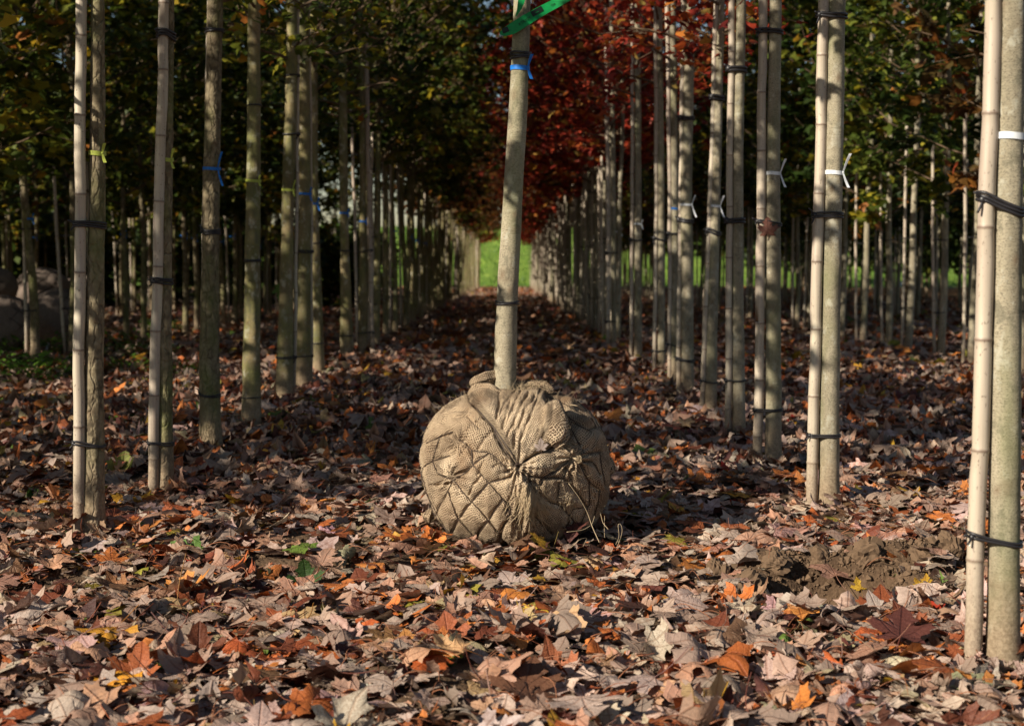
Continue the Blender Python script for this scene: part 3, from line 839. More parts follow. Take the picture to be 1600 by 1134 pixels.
NEAR = []
def near_tree(base, path, w, bark, kind, label, cane=None, cane_label=None, ties=(), ribbons=(), seed=1, high=False, dy_cane=-.005, flare=.45, rough=.03, ring=False, gp=None):
    """base (px,py) of the trunk; path [(px,py)...] upward; w=[(py,width px)...]; cane = [(px,py)...] from base up + width px"""
    if gp is None:      # the leaves hide the lowest few centimetres
        G = ground(*base); G = ground(base[0], base[1] + .030 * FPX / (G - CAM).length)
    else: G = gp
    Y = G.y
    ppm = FPX / ((G - CAM).dot(CR @ Vector((0, 0, -1))))
    pts = [G + Vector((0, 0, -.06 if gp is None else -.12))] + [at(px, py, Y) for px, py in path]
    z, x, y = smooth_path([p.z for p in pts], [p.x for p in pts], [p.y for p in pts], z1=4.9)
    wz = sorted([(at(800, py, Y).z - z[0], ww / ppm / 2) for py, ww in w])
    wzz = np.array([q[0] for q in wz]); wr_ = np.array([q[1] for q in wz])
    def wr(h):
        r = np.interp(h, wzz, wr_); top = wzz[-1]
        return np.where(h > top, np.maximum(wr_[-1] * (1 - (h - top) / (4.96 - top) * .72), .006), r)
    e = empty('maple_tree', G, label, 'tree', None)
    link('trunk', near_trunk(z, x, y, wr, M['bark_' + bark], seed, G, flare=flare, rough=rough), e)
    c = (HIGHC if high else CROWNS)[seed % (3 if high else 7)]
    topx = float(np.interp(4.0, z, x)) - G.x
    for nm, me in (('branches', c[1]), ('crown', c[0])):
        o = link(nm, me, e, (topx, 0, 0)); o.rotation_euler.z = seed * 1.3
        if nm == 'crown': o.material_slots[0].link = 'OBJECT'; o.material_slots[0].material = M[kind]
    cz = None
    if cane:
        cp, cw = cane
        Yc = Y + dy_cane
        q = [at(px, py, Yc) for px, py in cp]; q[0] = Vector((q[0].x, Yc, float(tz(q[0].x, Yc)) - .05))
        cz, cx, cy = smooth_path([p.z for p in q], [p.x for p in q], [p.y for p in q], 24, z1=max(q[-1].z + .35, 2.3))
        org = (float(cx[0]), float(cy[0]), float(cz[0]) + .05)
        o = link('bamboo_cane', cane_mesh((cz, cx, cy), cw / ppm / 2, 20, seed, org), None, org, label=cane_label, category='cane')
    for t in ties:      # (py at trunk, py at cane, loops, strap radius px)
        py1, py2, lp, sw = t
        z1 = at(800, py1, Y).z; z2 = at(800, py2, Y).z
        xc = float(np.interp(z1, z, x)); rr = float(wr(np.array(z1 - z[0]))) * 1.02
        if cane and not (len(t) > 4):
            me = tie_mesh((xc - G.x, 0), rr, (float(np.interp(z2, cz, cx)) - G.x, dy_cane), cw / ppm / 2, z1 - G.z, z2 - G.z, lp, sw / ppm, True, seed + int(py1))
        else:
            me = tie_mesh((xc - G.x, 0), rr, (xc - G.x + .001, 0), rr, z1 - G.z, z1 - G.z, lp, sw / ppm, False)
        link('tree_tie', me, e)
    for py, colr, side, tl in ribbons:
        z1 = at(800, py, Y).z; xc = float(np.interp(z1, z, x)); rr = float(wr(np.array(z1 - z[0]))) * 1.03
        link('ribbon', ribbon_mesh((xc - G.x, 0), rr, z1 - G.z, M[colr], .0088, side, tl > 0, seed, L=max(tl, 1) / ppm), e)
    NEAR.append((G.x, G.y))
    return e, G, ppm, (z, x, y, wr)

R_ = 'right of the aisle'
near_tree((1567, 1030), [(1571, 700), (1574, 400), (1582, 0)], [(1030, 48), (600, 46), (0, 37)], 'smooth', 'green',
          'thickest pale smooth trunk with a white ribbon band at the right edge', ([(1519, 1024), (1532, 700), (1541, 340), (1550, 120), (1552, 0)], 27), 'thick pale bamboo cane tied to the trunk at the right edge',
          [(328, 312, 3, 2.6), (846, 836, 2, 2.4)], [(213, 'white', 1, 0)], 3, rough=.035, high=True)
near_tree((1295, 785), [(1297, 560), (1302, 300), (1307, 0)], [(785, 31), (400, 28), (0, 27)], 'smooth', 'red',
          'second trunk from the right with a white ribbon bow at head height', ([(1269, 790), (1272, 600), (1279, 330), (1284, 160), (1287, 0)], 18), 'mauve bamboo cane tied left of the second trunk from the right',
          [(336, 336, 3, 1.6), (680, 679, 2, 1.5), (26, 24, 2, 2.2)], [(270, 'white', 1, 22)], 4, high=True)
near_tree((1209, 725), [(1208, 500), (1208, 250), (1212, 0)], [(725, 25), (300, 22), (0, 18)], 'smooth', 'red',
          'third trunk from the right with a small white ribbon bow', ([(1184, 720), (1188, 450), (1190, 200), (1192, 0)], 15), 'pinkish bamboo cane with a dead leaf caught on it, third from the right',
          [(350, 346, 2, 1.6), (640, 640, 2, 1.4), (50, 49, 2, 2.0)], [(271, 'white', 1, 18)], 5, high=True)
near_tree((1155, 678), [(1153, 450), (1153, 250), (1158, 0)], [(678, 20), (300, 16), (0, 15)], 'smooth', 'red',
          'fourth trunk from the right, close beside its slightly curved cane', ([(1138, 676), (1139, 450), (1140, 250), (1144, 0)], 11), 'tan bamboo cane left of the fourth trunk from the right',
          [(345, 345, 2, 2.2), (594, 594, 1, 1.4), (109, 108, 2, 2.4)], (), 6, high=True)
near_tree((1110, 642), [(1112, 520), (1118, 300), (1126, 0)], [(642, 18), (300, 16), (0, 12)], 'smooth', 'red',
          'fifth trunk from the right leaning rightwards, with white ribbon ends', ([(1096, 640), (1103, 480), (1111, 300), (1119, 0)], 8.5), 'slanting bamboo cane left of the leaning fifth trunk from the right',
          [(364, 360, 2, 1.8), (597, 595, 1, 1.0), (154, 152, 2, 2.2)], [(322, 'white', 1, 14)], 7, high=True)
near_tree((1075, 612), [(1074, 450), (1072, 300), (1079, 0)], [(612, 19), (300, 18), (0, 14)], 'smooth', 'red',
          'sixth trunk from the right, dappled pale, with a white ribbon bow', ([(1060, 600), (1062, 450), (1064, 300), (1068, 0)], 8), 'bright bamboo cane half behind the sixth trunk from the right',
          [(345, 343, 2, 1.8), (563, 560, 2, 1.2), (185, 184, 2, 1.8)], [(320, 'white', 1, 15)], 8, high=True, dy_cane=.02)
near_tree((1054, 597), [(1055, 450), (1054, 300), (1052, 80), (1050, 0)], [(597, 13), (300, 12), (0, 10)], 'smooth', 'red',
          'seventh trunk from the right with a flat blue ribbon band', ([(1046, 596), (1047, 300), (1042, 0)], 7), 'bamboo cane left of the blue banded trunk on the right side',
          [(365, 365, 1, 1.6), (540, 538, 1, 1)], [(326, 'blue', 1, 0)], 9, high=True)
near_tree((1034, 584), [(1033, 300), (1030, 0)], [(584, 12), (300, 11), (0, 9)], 'smooth', 'red',
          'eighth trunk from the right, striped by leaf shadows', ([(1022, 583), (1026, 300), (1024, 0)], 7), 'bamboo cane left of the shadow striped eighth trunk from the right',
          [(375, 372, 1, 1.6), (548, 548, 1, 1)], (), 10, high=True)
near_tree((997, 566), [(997, 300), (996, 0)], [(566, 12), (0, 9)], 'smooth', 'red',
          'shaded trunk right of the brightly lit pair of slim stems', ([(986, 564), (988, 300), (988, 0)], 6), 'bamboo cane in front of the shaded trunk by the lit pair',
          [(375, 375, 1, 1.4)], [(350, 'white', 1, 8)], 11, high=True)
near_tree((959, 543), [(959, 300), (955, 60)], [(543, 8), (0, 7)], 'smooth', 'red',
          'slim brightly lit trunk of the pair standing far right of the center tree', ([(950, 543), (950, 300), (947, 60)], 6.5), 'slim brightly lit cane of the pair far right of the center tree',
          [(395, 395, 1, 1.2), (502, 502, 1, 1)], (), 12, high=True)
L_ = 'left of the aisle'
near_tree((146, 828), [(147, 600), (152, 300), (153, 0)], [(828, 34), (500, 27), (0, 20)], 'rough', 'green',
          'leftmost near trunk with mossy furrowed bark and a yellow ribbon', ([(122, 832), (124, 500), (126, 240), (127, 0)], 18), 'tall pale bamboo cane in front of the leftmost near trunk',
          [(352, 350, 3, 1.7), (695, 690, 2, 1.6)], [(240, 'yellow', 1, 12)], 13, rough=.06, dy_cane=-.03, high=True)
near_tree((259, 766), [(257, 500), (260, 300), (265, 0)], [(766, 25), (400, 20), (0, 15)], 'rough', 'green',
          'second near trunk from the left, mostly in shade behind its cane', ([(238, 768), (244, 480), (251, 250), (257, 0)], 17), 'pale bamboo cane leaning right beside the second trunk from the left',
          [(440, 438, 3, 1.7), (692, 690, 2, 1.4), (58, 54, 3, 2.0)], [(250, 'yellow', 1, 14)], 14, rough=.05, dy_cane=-.03, high=True)
near_tree((329, 698), [(327, 550), (330, 300), (337, 0)], [(698, 33), (450, 28), (0, 22)], 'rough', 'green',
          'third near trunk from the left with cracked green bark and a blue ribbon', ([(317, 690), (318, 500), (324, 250), (330, 0)], 12), 'cane edge showing behind the third trunk from the left',
          [(361, 356, 3, 1.4), (616, 612, 2, 1.2), (48, 47, 2, 1.6)], [(264, 'blue', 1, 22)], 15, rough=.06, dy_cane=.035, high=True)
near_tree((392, 660), [(394, 450), (397, 200), (397, 0)], [(660, 29), (400, 23), (0, 19)], 'olive', 'green',
          'fourth near trunk from the left, lumpy, without a visible cane', None, None,
          [(165, 165, 1, 1.2), (407, 407, 2, 1.2), (620, 620, 1, 1.0)], [(283, 'yellow', 1, 8)], 16, rough=.06, high=True)
near_tree((443, 620), [(447, 480), (450, 310), (457, 60), (455, 0)], [(620, 27), (400, 20), (0, 16)], 'olive', 'green',
          'fifth near trunk from the left with a green leaf sprig at its middle', ([(459, 610), (463, 400), (466, 0)], 6), 'thin cane right of the fifth trunk with the leaf sprig',
          [(210, 210, 1, 1.4), (118, 118, 1, 1.2), (558, 558, 2, 1)], [(297, 'yellow', 1, 12)], 17, rough=.05, dy_cane=.03, high=True)
near_tree((474, 603), [(475, 480), (477, 300), (474, 0)], [(603, 24), (400, 19), (0, 17)], 'olive', 'green',
          'sixth near trunk from the left, green tinged, with a blue ribbon', ([(486, 600), (486, 300), (482, 0)], 6), 'thin cane right of the green tinged sixth trunk from the left',
          [(393, 393, 2, 1.2), (556, 556, 1, 1), (30, 30, 1, 1.2)], [(303, 'blue', 1, 10)], 18, dy_cane=.03, high=True)
near_tree((498, 582), [(495, 450), (490, 300), (490, 0)], [(582, 19), (400, 14), (0, 12)], 'olive', 'green',
          'seventh near trunk from the left, close behind the green tinged one', None, None,
          [(380, 380, 1, 1), (536, 536, 1, 1)], [(318, 'blue', 1, 9)], 19, high=True)
near_tree((543, 562), [(540, 450), (537, 300), (535, 60)], [(562, 22), (400, 14), (0, 12)], 'olive', 'green',
          'slim trunk lit bright along its whole upper part, eighth from the left', None, None,
          [(392, 392, 1, 1.2), (524, 524, 1, 1)], [(333, 'blue', 1, 6)], 20, high=True)
near_tree((567, 553), [(567, 300), (565, 100)], [(553, 15), (300, 10), (0, 9)], 'olive', 'dark',
          'mossy trunk right of the bright slim trunk, tied to a leaning cane', ([(582, 553), (580, 470), (575, 250), (573, 100)], 7), 'leaning bamboo cane right of the mossy trunk beyond the bright slim one',
          [(393, 391, 1, 1), (520, 519, 1, 1)], [(346, 'blue', 1, 5)], 21, high=True)

# ------------------------------------------------------------------ rows of trees farther off
X_L, X_R = -1.71, 1.39
def row(x0, y0, y1, kindf, bark, lab, grp, clab, cgrp, pitch=1.22, p_cane=.85, ribc=None, high=False, skip=None, near_=25):
    y = y0; cnt = 0
    ords = ['first', 'second', 'third', 'fourth', 'fifth', 'sixth', 'seventh', 'eighth', 'ninth', 'tenth', 'eleventh', 'twelfth']
    lab0, clab0 = lab, clab
    while y < y1:
        yy = y + random.gauss(0, .07); xx = x0 + random.gauss(0, .05)
        y += pitch * ((.68 if x0 == X_R else .82) if yy > 16 and abs(x0) < 5 else 1)
        if random.random() < .04: continue
        if skip and skip(xx, yy): continue
        k_ = cnt; cnt += 1
        if k_ < 12: lab, clab = '%s of the %s' % (ords[k_], grp) + ', counted from the front', '%s of the %s' % (ords[k_], cgrp) + ', counted from the front'
        else: lab, clab = lab0, clab0
        rb = ribc if (ribc and yy < 32 and random.random() < .45) else None
        ties = (0, 1, 2) if yy < near_ else ((1,) if yy < 45 else ())
        tree_at(xx, yy, kindf(yy), bark, lab, grp, random.random() < p_cane, rb, ties, high, clab, cgrp)

yl = max(q[1] for q in NEAR if q[0] < 0) + 1.15
yr = max(q[1] for q in NEAR if q[0] > 0) + 1.15
def pick(*w):
    def f(y):
        t = random.random() * sum(a for a, _ in w)
        for a, k in w:
            t -= a
            if t <= 0: return k
        return w[-1][1]
    return f
row(X_R, yr, 81, pick((8, 'red'), (1.5, 'rust')), 'smooth', 'slim staked maple far along the red leaved row right of the aisle', 'red maples in the row right of the aisle',
    'thin bamboo cane far along the row right of the aisle', 'canes in the row right of the aisle', ribc='white', high=True)
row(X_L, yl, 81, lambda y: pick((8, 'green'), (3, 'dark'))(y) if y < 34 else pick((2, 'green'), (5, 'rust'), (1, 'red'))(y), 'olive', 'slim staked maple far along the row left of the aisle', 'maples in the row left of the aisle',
    'thin bamboo cane far along the row left of the aisle', 'canes in the row left of the aisle', ribc='blue', high=True)
n_row = 0
for k, (xx, ya, yb, kf, hi) in enumerate((
        (X_R + 3.3, 11.6, 74, pick((6, 'green'), (1.5, 'rust'), (2, 'dark')), False),
        (X_R + 6.6, 20, 70, pick((6, 'green'), (4, 'dark')), False),
        (X_R + 9.9, 28, 64, pick((5, 'green'), (5, 'dark')), False))):
    o_ = ('second', 'third', 'fourth')[k]
    row(xx, ya, yb, kf, 'smooth', 'slim tree farther back in the %s row right of the aisle, dark green crown' % o_, 'trees in the %s row on the right' % o_,
        'thin bamboo cane farther back in the %s row right of the aisle' % o_, 'canes in the %s row on the right' % o_, pitch=(1.3, 1.5, 1.9)[k], p_cane=(.7, .5, .3)[k], near_=22)
for k, (xx, ya, yb, kf) in enumerate((
        (X_L - 3.1, 13.2, 33, pick((6, 'green'), (3, 'dark'))),
        (X_L - 6.2, 21, 46, pick((3, 'green'), (5, 'dark'))),
        (X_L - 9.3, 29, 50, pick((2, 'green'), (6, 'dark'))))):
    o_ = ('second', 'third', 'fourth')[k]
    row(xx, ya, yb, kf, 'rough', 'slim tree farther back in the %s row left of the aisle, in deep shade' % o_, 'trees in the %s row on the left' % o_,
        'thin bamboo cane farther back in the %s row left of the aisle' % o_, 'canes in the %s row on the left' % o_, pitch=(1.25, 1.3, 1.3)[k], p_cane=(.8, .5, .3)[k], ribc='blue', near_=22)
tree_at(X_L - .2, 4.88, 'green', 'rough', 'unseen tree added just outside the picture to shade the balled trunk', None, False, None, (), False, seed=3)  # added out of frame so its crown shades the balled tree's upper trunk
# unseen trees added left of the frame only to cast shade into it
for xx, ys_ in ((X_L - 3.1, (3.9, 5.0, 6.0, 7.3, 8.5, 9.8, 11.0, 12.2)), (X_L - 6.2, (2.2, 3.4, 4.6, 5.6, 6.8, 8.5, 10.7, 13.2, 14.5, 15.8, 17.1, 18.4)), (X_L - 9.3, (4.5, 7.5, 11, 13, 15, 17, 19, 21, 23, 25))):
    for yy in ys_:
        tree_at(xx, yy, 'green', 'rough', 'unseen tree added left of the picture to cast shade into it', 'unseen shade trees added left of the picture', False, None, (), wide=yy > 8.2)

for k, (x_, y_) in enumerate([(-4.85, 35.2), (-4.8, 39.5), (-4.9, 46)]):
    tree_at(x_, y_, 'green', 'smooth', 'slim tree standing against the pale sky gap left of the aisle', 'slim trees against the pale sky gap', True, None, (1,), False, 'thin cane standing against the pale sky gap left of the aisle', 'thin canes against the pale sky gap')
# a mass of nursery trees still farther off on both sides; unseen left ones added for shade
def far_mass():
    r = np.random.default_rng(5); mb = MB(); LV = []
    for side, x0, n_, ya, yb in ((1, 13.5, 240, 30, 82), (-1, -13.5, 105, 34, 66), (-1, -13.0, 90, 6, 33)):  # last entry: unseen trees added out of frame to darken the left rows
        for q in range(n_):
            y = r.uniform(ya, yb); x = x0 + side * r.integers(0, 6) * 3.1 + r.normal(0, .05)
            if side < 0 and x / y > -.185: continue
            z = float(gz(y)); t = np.linspace(0, 4.6, 5)
            mb.tube(np.stack([x + .02 * np.sin(t + q), y + 0 * t, z + t], 1), np.linspace(.045, .02, 5), 5, cap=False)
            m = 300; lo_ = r.uniform(.8, 2.3)
            P = np.stack([r.normal(0, .7, m), r.normal(0, .6, m), r.uniform(lo_, 7.0, m)], 1) + [x, y, z]
            LV.append(P)
    tm = mb.mesh('distant_trunks', M['bark_rough'])
    P = np.concatenate(LV); n_ = len(P)
    N = r.normal(0, 1, (n_, 3)); N /= np.linalg.norm(N, axis=1)[:, None]; U = r.normal(0, 1, (n_, 3)); X = np.cross(N, U); X /= np.linalg.norm(X, axis=1)[:, None]; Y = np.cross(N, X)
    s = r.uniform(.10, .20, n_)[:, None]
    V = np.stack([P + X * s, P + Y * s * .8, P - X * s, P - Y * s * .8], 1).reshape(-1, 3)
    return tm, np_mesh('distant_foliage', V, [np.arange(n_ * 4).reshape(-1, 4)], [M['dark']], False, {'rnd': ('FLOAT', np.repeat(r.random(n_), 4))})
tm, fm = far_mass()
link('distant_trunks', tm, kind='stuff', label='far thin trunks of the outer rows, plus unseen left trunks added for shade', category='trees')
link('distant_foliage', fm, kind='stuff', label='dark foliage of the outer nursery rows on both sides', category='foliage')

# ------------------------------------------------------------------ the balled tree in the middle
M['bark_clean'] = M['bark_smooth'].copy(); M['bark_clean'].name = 'clean_bark'
for nd in M['bark_clean'].node_tree.nodes:      # no splashed mud on this trunk: it stands on the ball
    if nd.type == 'MATH' and nd.operation == 'MULTIPLY' and abs(nd.inputs[1].default_value - .85) < 1e-4: nd.inputs[1].default_value = .06
BC = Vector((0.03, 5.66, 0.0))
G0 = at(788, 600, 5.66)
ball_tree, G0, ppm0, tinfo = near_tree((788, 605), [(789, 600), (790, 520), (794, 440), (800, 330), (808, 200), (813, 107), (816, 0)], [(605, 34), (470, 32.5), (300, 30), (107, 27), (0, 26)], 'clean', 'green',
          'balled maple with a wire-netted burlap root ball standing in the middle of the aisle', None, None,
          [(473, 473, 2, 1.5), (87, 87, 3, 1.8)], [(107, 'blue', 1, 20)], 22, flare=0.0, rough=.04, gp=G0)
ball_tree.name = 'balled_maple_tree'
for ch in ball_tree.children:
    if ch.name.startswith('crown') or ch.name.startswith('branches'): ch.location.z = -.20
BL = -G0                                                       # ball parts are meshed in world space

def cpx(c): c = np.asarray(c, float); return np.stack([640 + c[..., 0] / 3.544, 560 + c[..., 1] / 3.544], -1)
PROF = np.array([(0, .0), (.10, .0), (.20, .004), (.275, .034), (.326, .10), (.354, .175), (.368, .25), (.368, .32), (.352, .39), (.325, .445), (.288, .49), (.245, .525), (.19, .55), (.12, .57), (.05, .58), (.0, .58)])
seg = np.linalg.norm(np.diff(PROF, axis=0), axis=1); sp = np.concatenate([[0], np.cumsum(seg)])
ns, na = 400, 640
s_ = np.linspace(0, sp[-1], ns)
pr = np.interp(s_, sp, PROF[:, 0]); pz = np.interp(s_, sp, PROF[:, 1])
kk = np.ones(19) / 19
pr = np.convolve(np.pad(pr, 9, mode='reflect', reflect_type='odd'), kk, 'valid'); pz = np.convolve(np.pad(pz, 9, mode='edge'), kk, 'valid'); pr[0] = pr[-1] = 0.0005
# more columns where the ball faces the camera
q = np.linspace(-1, 1, na, endpoint=False); az = PI * (q * .55 + .45 * q ** 3) - PI / 2
AZ, SS = np.meshgrid(az, s_, indexing='ij'); RR = np.broadcast_to(pr, AZ.shape); ZZ = np.broadcast_to(pz, AZ.shape)
lump = .012 * np.sin(AZ * 3 + 1) * np.sin(ZZ * 8) + .010 * np.sin(AZ * 5 + 2 + ZZ * 9)
lump = lump * np.clip(RR / .3, 0, 1)
BX = BC.x + (RR + lump) * np.cos(AZ); BY = BC.y + (RR + lump) * np.sin(AZ); BZ = ZZ + .0 * AZ
dr = np.gradient(pr); dz = np.gradient(pz); nl = np.hypot(dr, dz) + 1e-9
NR = np.broadcast_to(dz / nl, AZ.shape); NZ = np.broadcast_to(-dr / nl, AZ.shape)
BN = np.stack([NR * np.cos(AZ), NR * np.sin(AZ), NZ], -1).reshape(-1, 3)
BP = np.stack([BX, BY, BZ], -1).reshape(-1, 3)
px, _ = project(BP); cc = (px - [640, 560]) * 3.544
view = BP - CAMN; view /= np.linalg.norm(view, axis=1)[:, None]
front = np.clip(-(view * BN).sum(1) * 6 + .3, 0, 1)            # 1 on the side seen in the photograph
NET = [[(65, 620), (90, 590), (130, 568), (170, 555), (225, 538)], [(95, 470), (150, 445), (172, 432), (240, 410)], [(172, 432), (150, 500), (130, 568)],
       [(280, 450), (345, 505), (350, 590), (440, 688), (520, 780), (560, 830)], [(350, 595), (300, 640), (245, 672), (215, 730), (150, 850), (140, 930)],
       [(440, 688), (385, 750), (345, 790), (300, 850), (270, 885), (240, 950), (220, 1000)], [(345, 790), (390, 840), (435, 895), (490, 965), (540, 1030)],
       [(520, 780), (480, 830), (435, 895), (395, 950), (350, 1020)], [(270, 885), (310, 930), (360, 985), (390, 1020)], [(215, 730), (235, 800), (270, 885)],
       [(150, 850), (180, 900), (215, 965)], [(350, 590), (400, 550), (440, 520), (480, 545), (545, 620), (560, 650), (500, 672), (440, 688)], [(345, 510), (440, 520)],
       [(100, 750), (110, 820), (135, 930), (180, 1000)], [(130, 568), (160, 640), (245, 672)], [(65, 620), (85, 690), (100, 750), (150, 850)],
       [(600, 625), (650, 650), (740, 658), (850, 662), (920, 740), (980, 820)], [(740, 658), (810, 620), (895, 560)], [(850, 662), (865, 620), (862, 600)],
       [(895, 560), (960, 525), (1050, 520)], [(935, 590), (990, 680), (1050, 730)], [(960, 525), (920, 440), (880, 370), (850, 340)], [(870, 325), (930, 370), (985, 400), (1030, 380)],
       [(1050, 520), (1060, 600), (1080, 700)], [(990, 680), (995, 800)], [(700, 740), (780, 795), (830, 810), (885, 870), (935, 935)], [(885, 870), (870, 940), (850, 990)],
       [(825, 690), (815, 800)], [(540, 830), (600, 910), (660, 980), (700, 1010)], [(940, 600), (960, 570), (1010, 570), (1050, 640)], [(790, 160), (785, 205), (740, 215)],
       [(995, 800), (985, 820), (900, 830), (885, 870)], [(1050, 730), (1040, 800), (1020, 870)], [(690, 870), (740, 920), (790, 970)], [(985, 820), (950, 900), (935, 935)], [(700, 740), (650, 650)],
       [(560, 830), (540, 900), (490, 965)], [(340, 790), (300, 740), (245, 672)], [(750, 215), (830, 235), (870, 325)], [(785, 205), (850, 180), (910, 215)], [(910, 215), (985, 300), (1030, 380)]]
CORD = [[(372, 278), (430, 345), (465, 380), (500, 430), (545, 495), (585, 560), (602, 598)], [(465, 380), (480, 425), (520, 495), (560, 548), (600, 600)],
        [(604, 598), (660, 555), (700, 530), (760, 510), (820, 480), (850, 430), (868, 360)]]
def seg_dist(P, lines):
    D = np.full(len(P), 1e9)
    for L in lines:
        for a_, b_ in zip(L[:-1], L[1:]):
            a_ = np.array(a_, float); ab = np.array(b_, float) - a_
            t = np.clip(((P - a_) @ ab) / (ab @ ab), 0, 1)
            D = np.minimum(D, np.hypot(*(P - a_ - t[:, None] * ab).T))
    return D
def inside(P, poly):
    poly = np.array(poly, float); r = np.zeros(len(P), bool); j = len(poly) - 1
    for i in range(len(poly)):
        xi, yi = poly[i]; xj, yj = poly[j]
        r ^= ((yi > P[:, 1]) != (yj > P[:, 1])) & (P[:, 0] < (xj - xi) * (P[:, 1] - yi) / (yj - yi + 1e-9) + xi); j = i
    return r
wob = np.stack([fbm(cc[:, 0] / 40, cc[:, 1] / 40, 3, 1.), fbm(cc[:, 0] / 40, cc[:, 1] / 40, 3, 6.)], 1) * 7
cw = cc + wob
DR = [(470, 190), (590, 160), (725, 165), (762, 235), (745, 380), (700, 505), (604, 596), (535, 480), (470, 380), (380, 280), (330, 215)]
ind = inside(cw, DR); dd = seg_dist(cw, [DR + DR[:1]]) ; sd = np.where(ind, dd, -dd)
drape = 1 / (1 + np.exp(-sd / 4.0)) * front
near_knot = np.clip(np.hypot(*(cc - [602, 598]).T) / 170, .12, 1)
dn = seg_dist(cw, NET); dc = seg_dist(cw, CORD)
pillow = (.016 + .012 * fbm(cc[:, 0] / 90, cc[:, 1] / 90, 2, 8.)) * (1 - np.exp(-dn / 26)) - .004 * np.exp(-(dn / 7) ** 2)
generic_u = np.stack([(AZ.ravel() * .36 + BZ.ravel() * .55) / .085, (AZ.ravel() * .36 - BZ.ravel() * .55) / .085], 1)
gd = np.min(np.abs(generic_u - np.round(generic_u)), axis=1) * 85
pillow_g = .016 * (1 - np.exp(-gd / 9)) - .003 * np.exp(-(gd / 2.5) ** 2)
disp = front * pillow * (1 - drape) + (1 - front) * pillow_g
disp += drape * .024 * near_knot
# pleats of the folded cloth running down to the knot
PL = [[(560, 240), (540, 330), (520, 400)], [(620, 195), (560, 330), (530, 390)], [(655, 215), (595, 330), (548, 440)], [(725, 200), (665, 340), (610, 470), (603, 575)],
      [(690, 235), (640, 310), (590, 420), (575, 500)], [(500, 200), (500, 280), (490, 350)], [(590, 190), (540, 260), (505, 330)]]
dp = seg_dist(cw, PL)
disp -= drape * .011 * np.exp(-(dp / 8) ** 2) * np.clip(.75 + fbm(cc[:, 0] / 60, cc[:, 1] / 60, 2, 3.), .2, 1.2)
disp += drape * .0012 * np.cos(np.arctan2(cc[:, 0] - 602, 640 - cc[:, 1]) * 34) * near_knot
disp -= front * .020 * np.exp(-(dc / 11) ** 2) * (1 - .6 * drape)
# round lobe of slack cloth right of the fold, dark hollow under it
u = (cw - [797, 385]) @ np.array([[.97, -.24], [.24, .97]]).T
lobe = (u[:, 0] / 66) ** 2 + (u[:, 1] / 118) ** 2
disp += front * .060 * np.sqrt(np.clip(1 - lobe, 0, 1))
disp -= front * .032 * np.exp(-(np.hypot(*(cc - [835, 455]).T) / 45) ** 2) * (lobe > 1)
disp -= front * .030 * np.exp(-(seg_dist(cw, [[(760, 240), (850, 270), (905, 380), (880, 440)]]) / 20) ** 2) * (lobe > 1)
for c_, r_, a_ in (((960, 350), 42, .018), ((880, 260), 34, .016), ((700, 610), 55, .012), ((560, 880), 40, .012), ((1000, 440), 40, .014), ((410, 235), 55, .022), ((890, 150), 50, .010), ((480, 600), 45, .008)):
    disp += front * a_ * np.exp(-(np.hypot(*(cw - c_).T) / r_) ** 2)
# radial gathers round both knots
for c_, n_, R0, am in (((602, 598), 15, 95, .008), ((900, 555), 13, 90, .010), ((235, 650), 11, 90, .007), ((275, 470), 9, 70, .007)):
    v_ = cw - c_; r0 = np.hypot(*v_.T); disp += front * (1 - drape) * am * np.cos(np.arctan2(v_[:, 1], v_[:, 0]) * n_) * np.exp(-((r0 - R0 * .5) / (R0 * .55)) ** 2)
disp -= front * .016 * np.exp(-(np.hypot(*(cc - [602, 600]).T) / 17) ** 2)
# frayed bundle hanging from the knot
db = seg_dist(cw, [[(602, 605), (632, 680), (655, 760), (640, 850), (645, 940)]])
disp += front * .018 * np.exp(-(db / 24) ** 2) + front * .006 * np.exp(-(db / 70) ** 2) * np.sin(cw[:, 0] / 5.5 + cw[:, 1] / 30)
VAL = [[(480, 560), (590, 650), (560, 760), (540, 850)], [(680, 680), (720, 700), (735, 670)], [(870, 600), (900, 700), (960, 790)], [(330, 760), (360, 700), (400, 650)], [(530, 900), (500, 1000)], [(240, 400), (170, 440), (140, 520)],
       [(330, 210), (345, 260), (372, 278)], [(250, 340), (330, 330), (400, 400)], [(590, 700), (600, 800), (580, 900)], [(700, 820), (690, 930)], [(290, 540), (330, 470)], [(130, 700), (230, 690)], [(200, 330), (260, 300), (330, 300)], [(300, 440), (350, 380), (420, 330)], [(380, 500), (430, 440), (470, 400)], [(300, 240), (240, 290), (190, 360)], [(420, 560), (380, 640)], [(470, 600), (520, 570)], [(960, 600), (1000, 690), (1010, 760)], [(870, 470), (930, 500)], [(940, 250), (1000, 330)], [(1010, 420), (1000, 500)]]
disp -= front * (1 - drape) * .010 * np.exp(-(seg_dist(cw, VAL) / 8) ** 2)
disp += .0035 * fbm(AZ.ravel() * 14, SS.ravel() * 42, 4, 3.) + .0018 * vnoise(AZ.ravel() * 60, SS.ravel() * 170)
edge = np.clip(RR.ravel() / .10, 0, 1)
disp *= edge
BP2 = BP + BN * disp[:, None]
BP2[:, 2] = np.maximum(BP2[:, 2], -.01)
i = np.arange(na)[:, None]; j = np.arange(ns - 1)[None]
a = (i * ns + j).ravel(); b = (((i + 1) % na) * ns + j).ravel()
buv = np.stack([(AZ.ravel() * .34) * .8 + SS.ravel() * .45, SS.ravel() * .85 - AZ.ravel() * .34 * .42, 0 * SS.ravel()], 1)
buv[:, 0] += drape * .4; buv[:, 1] = np.where(drape > .5, SS.ravel() + AZ.ravel() * .12, buv[:, 1])
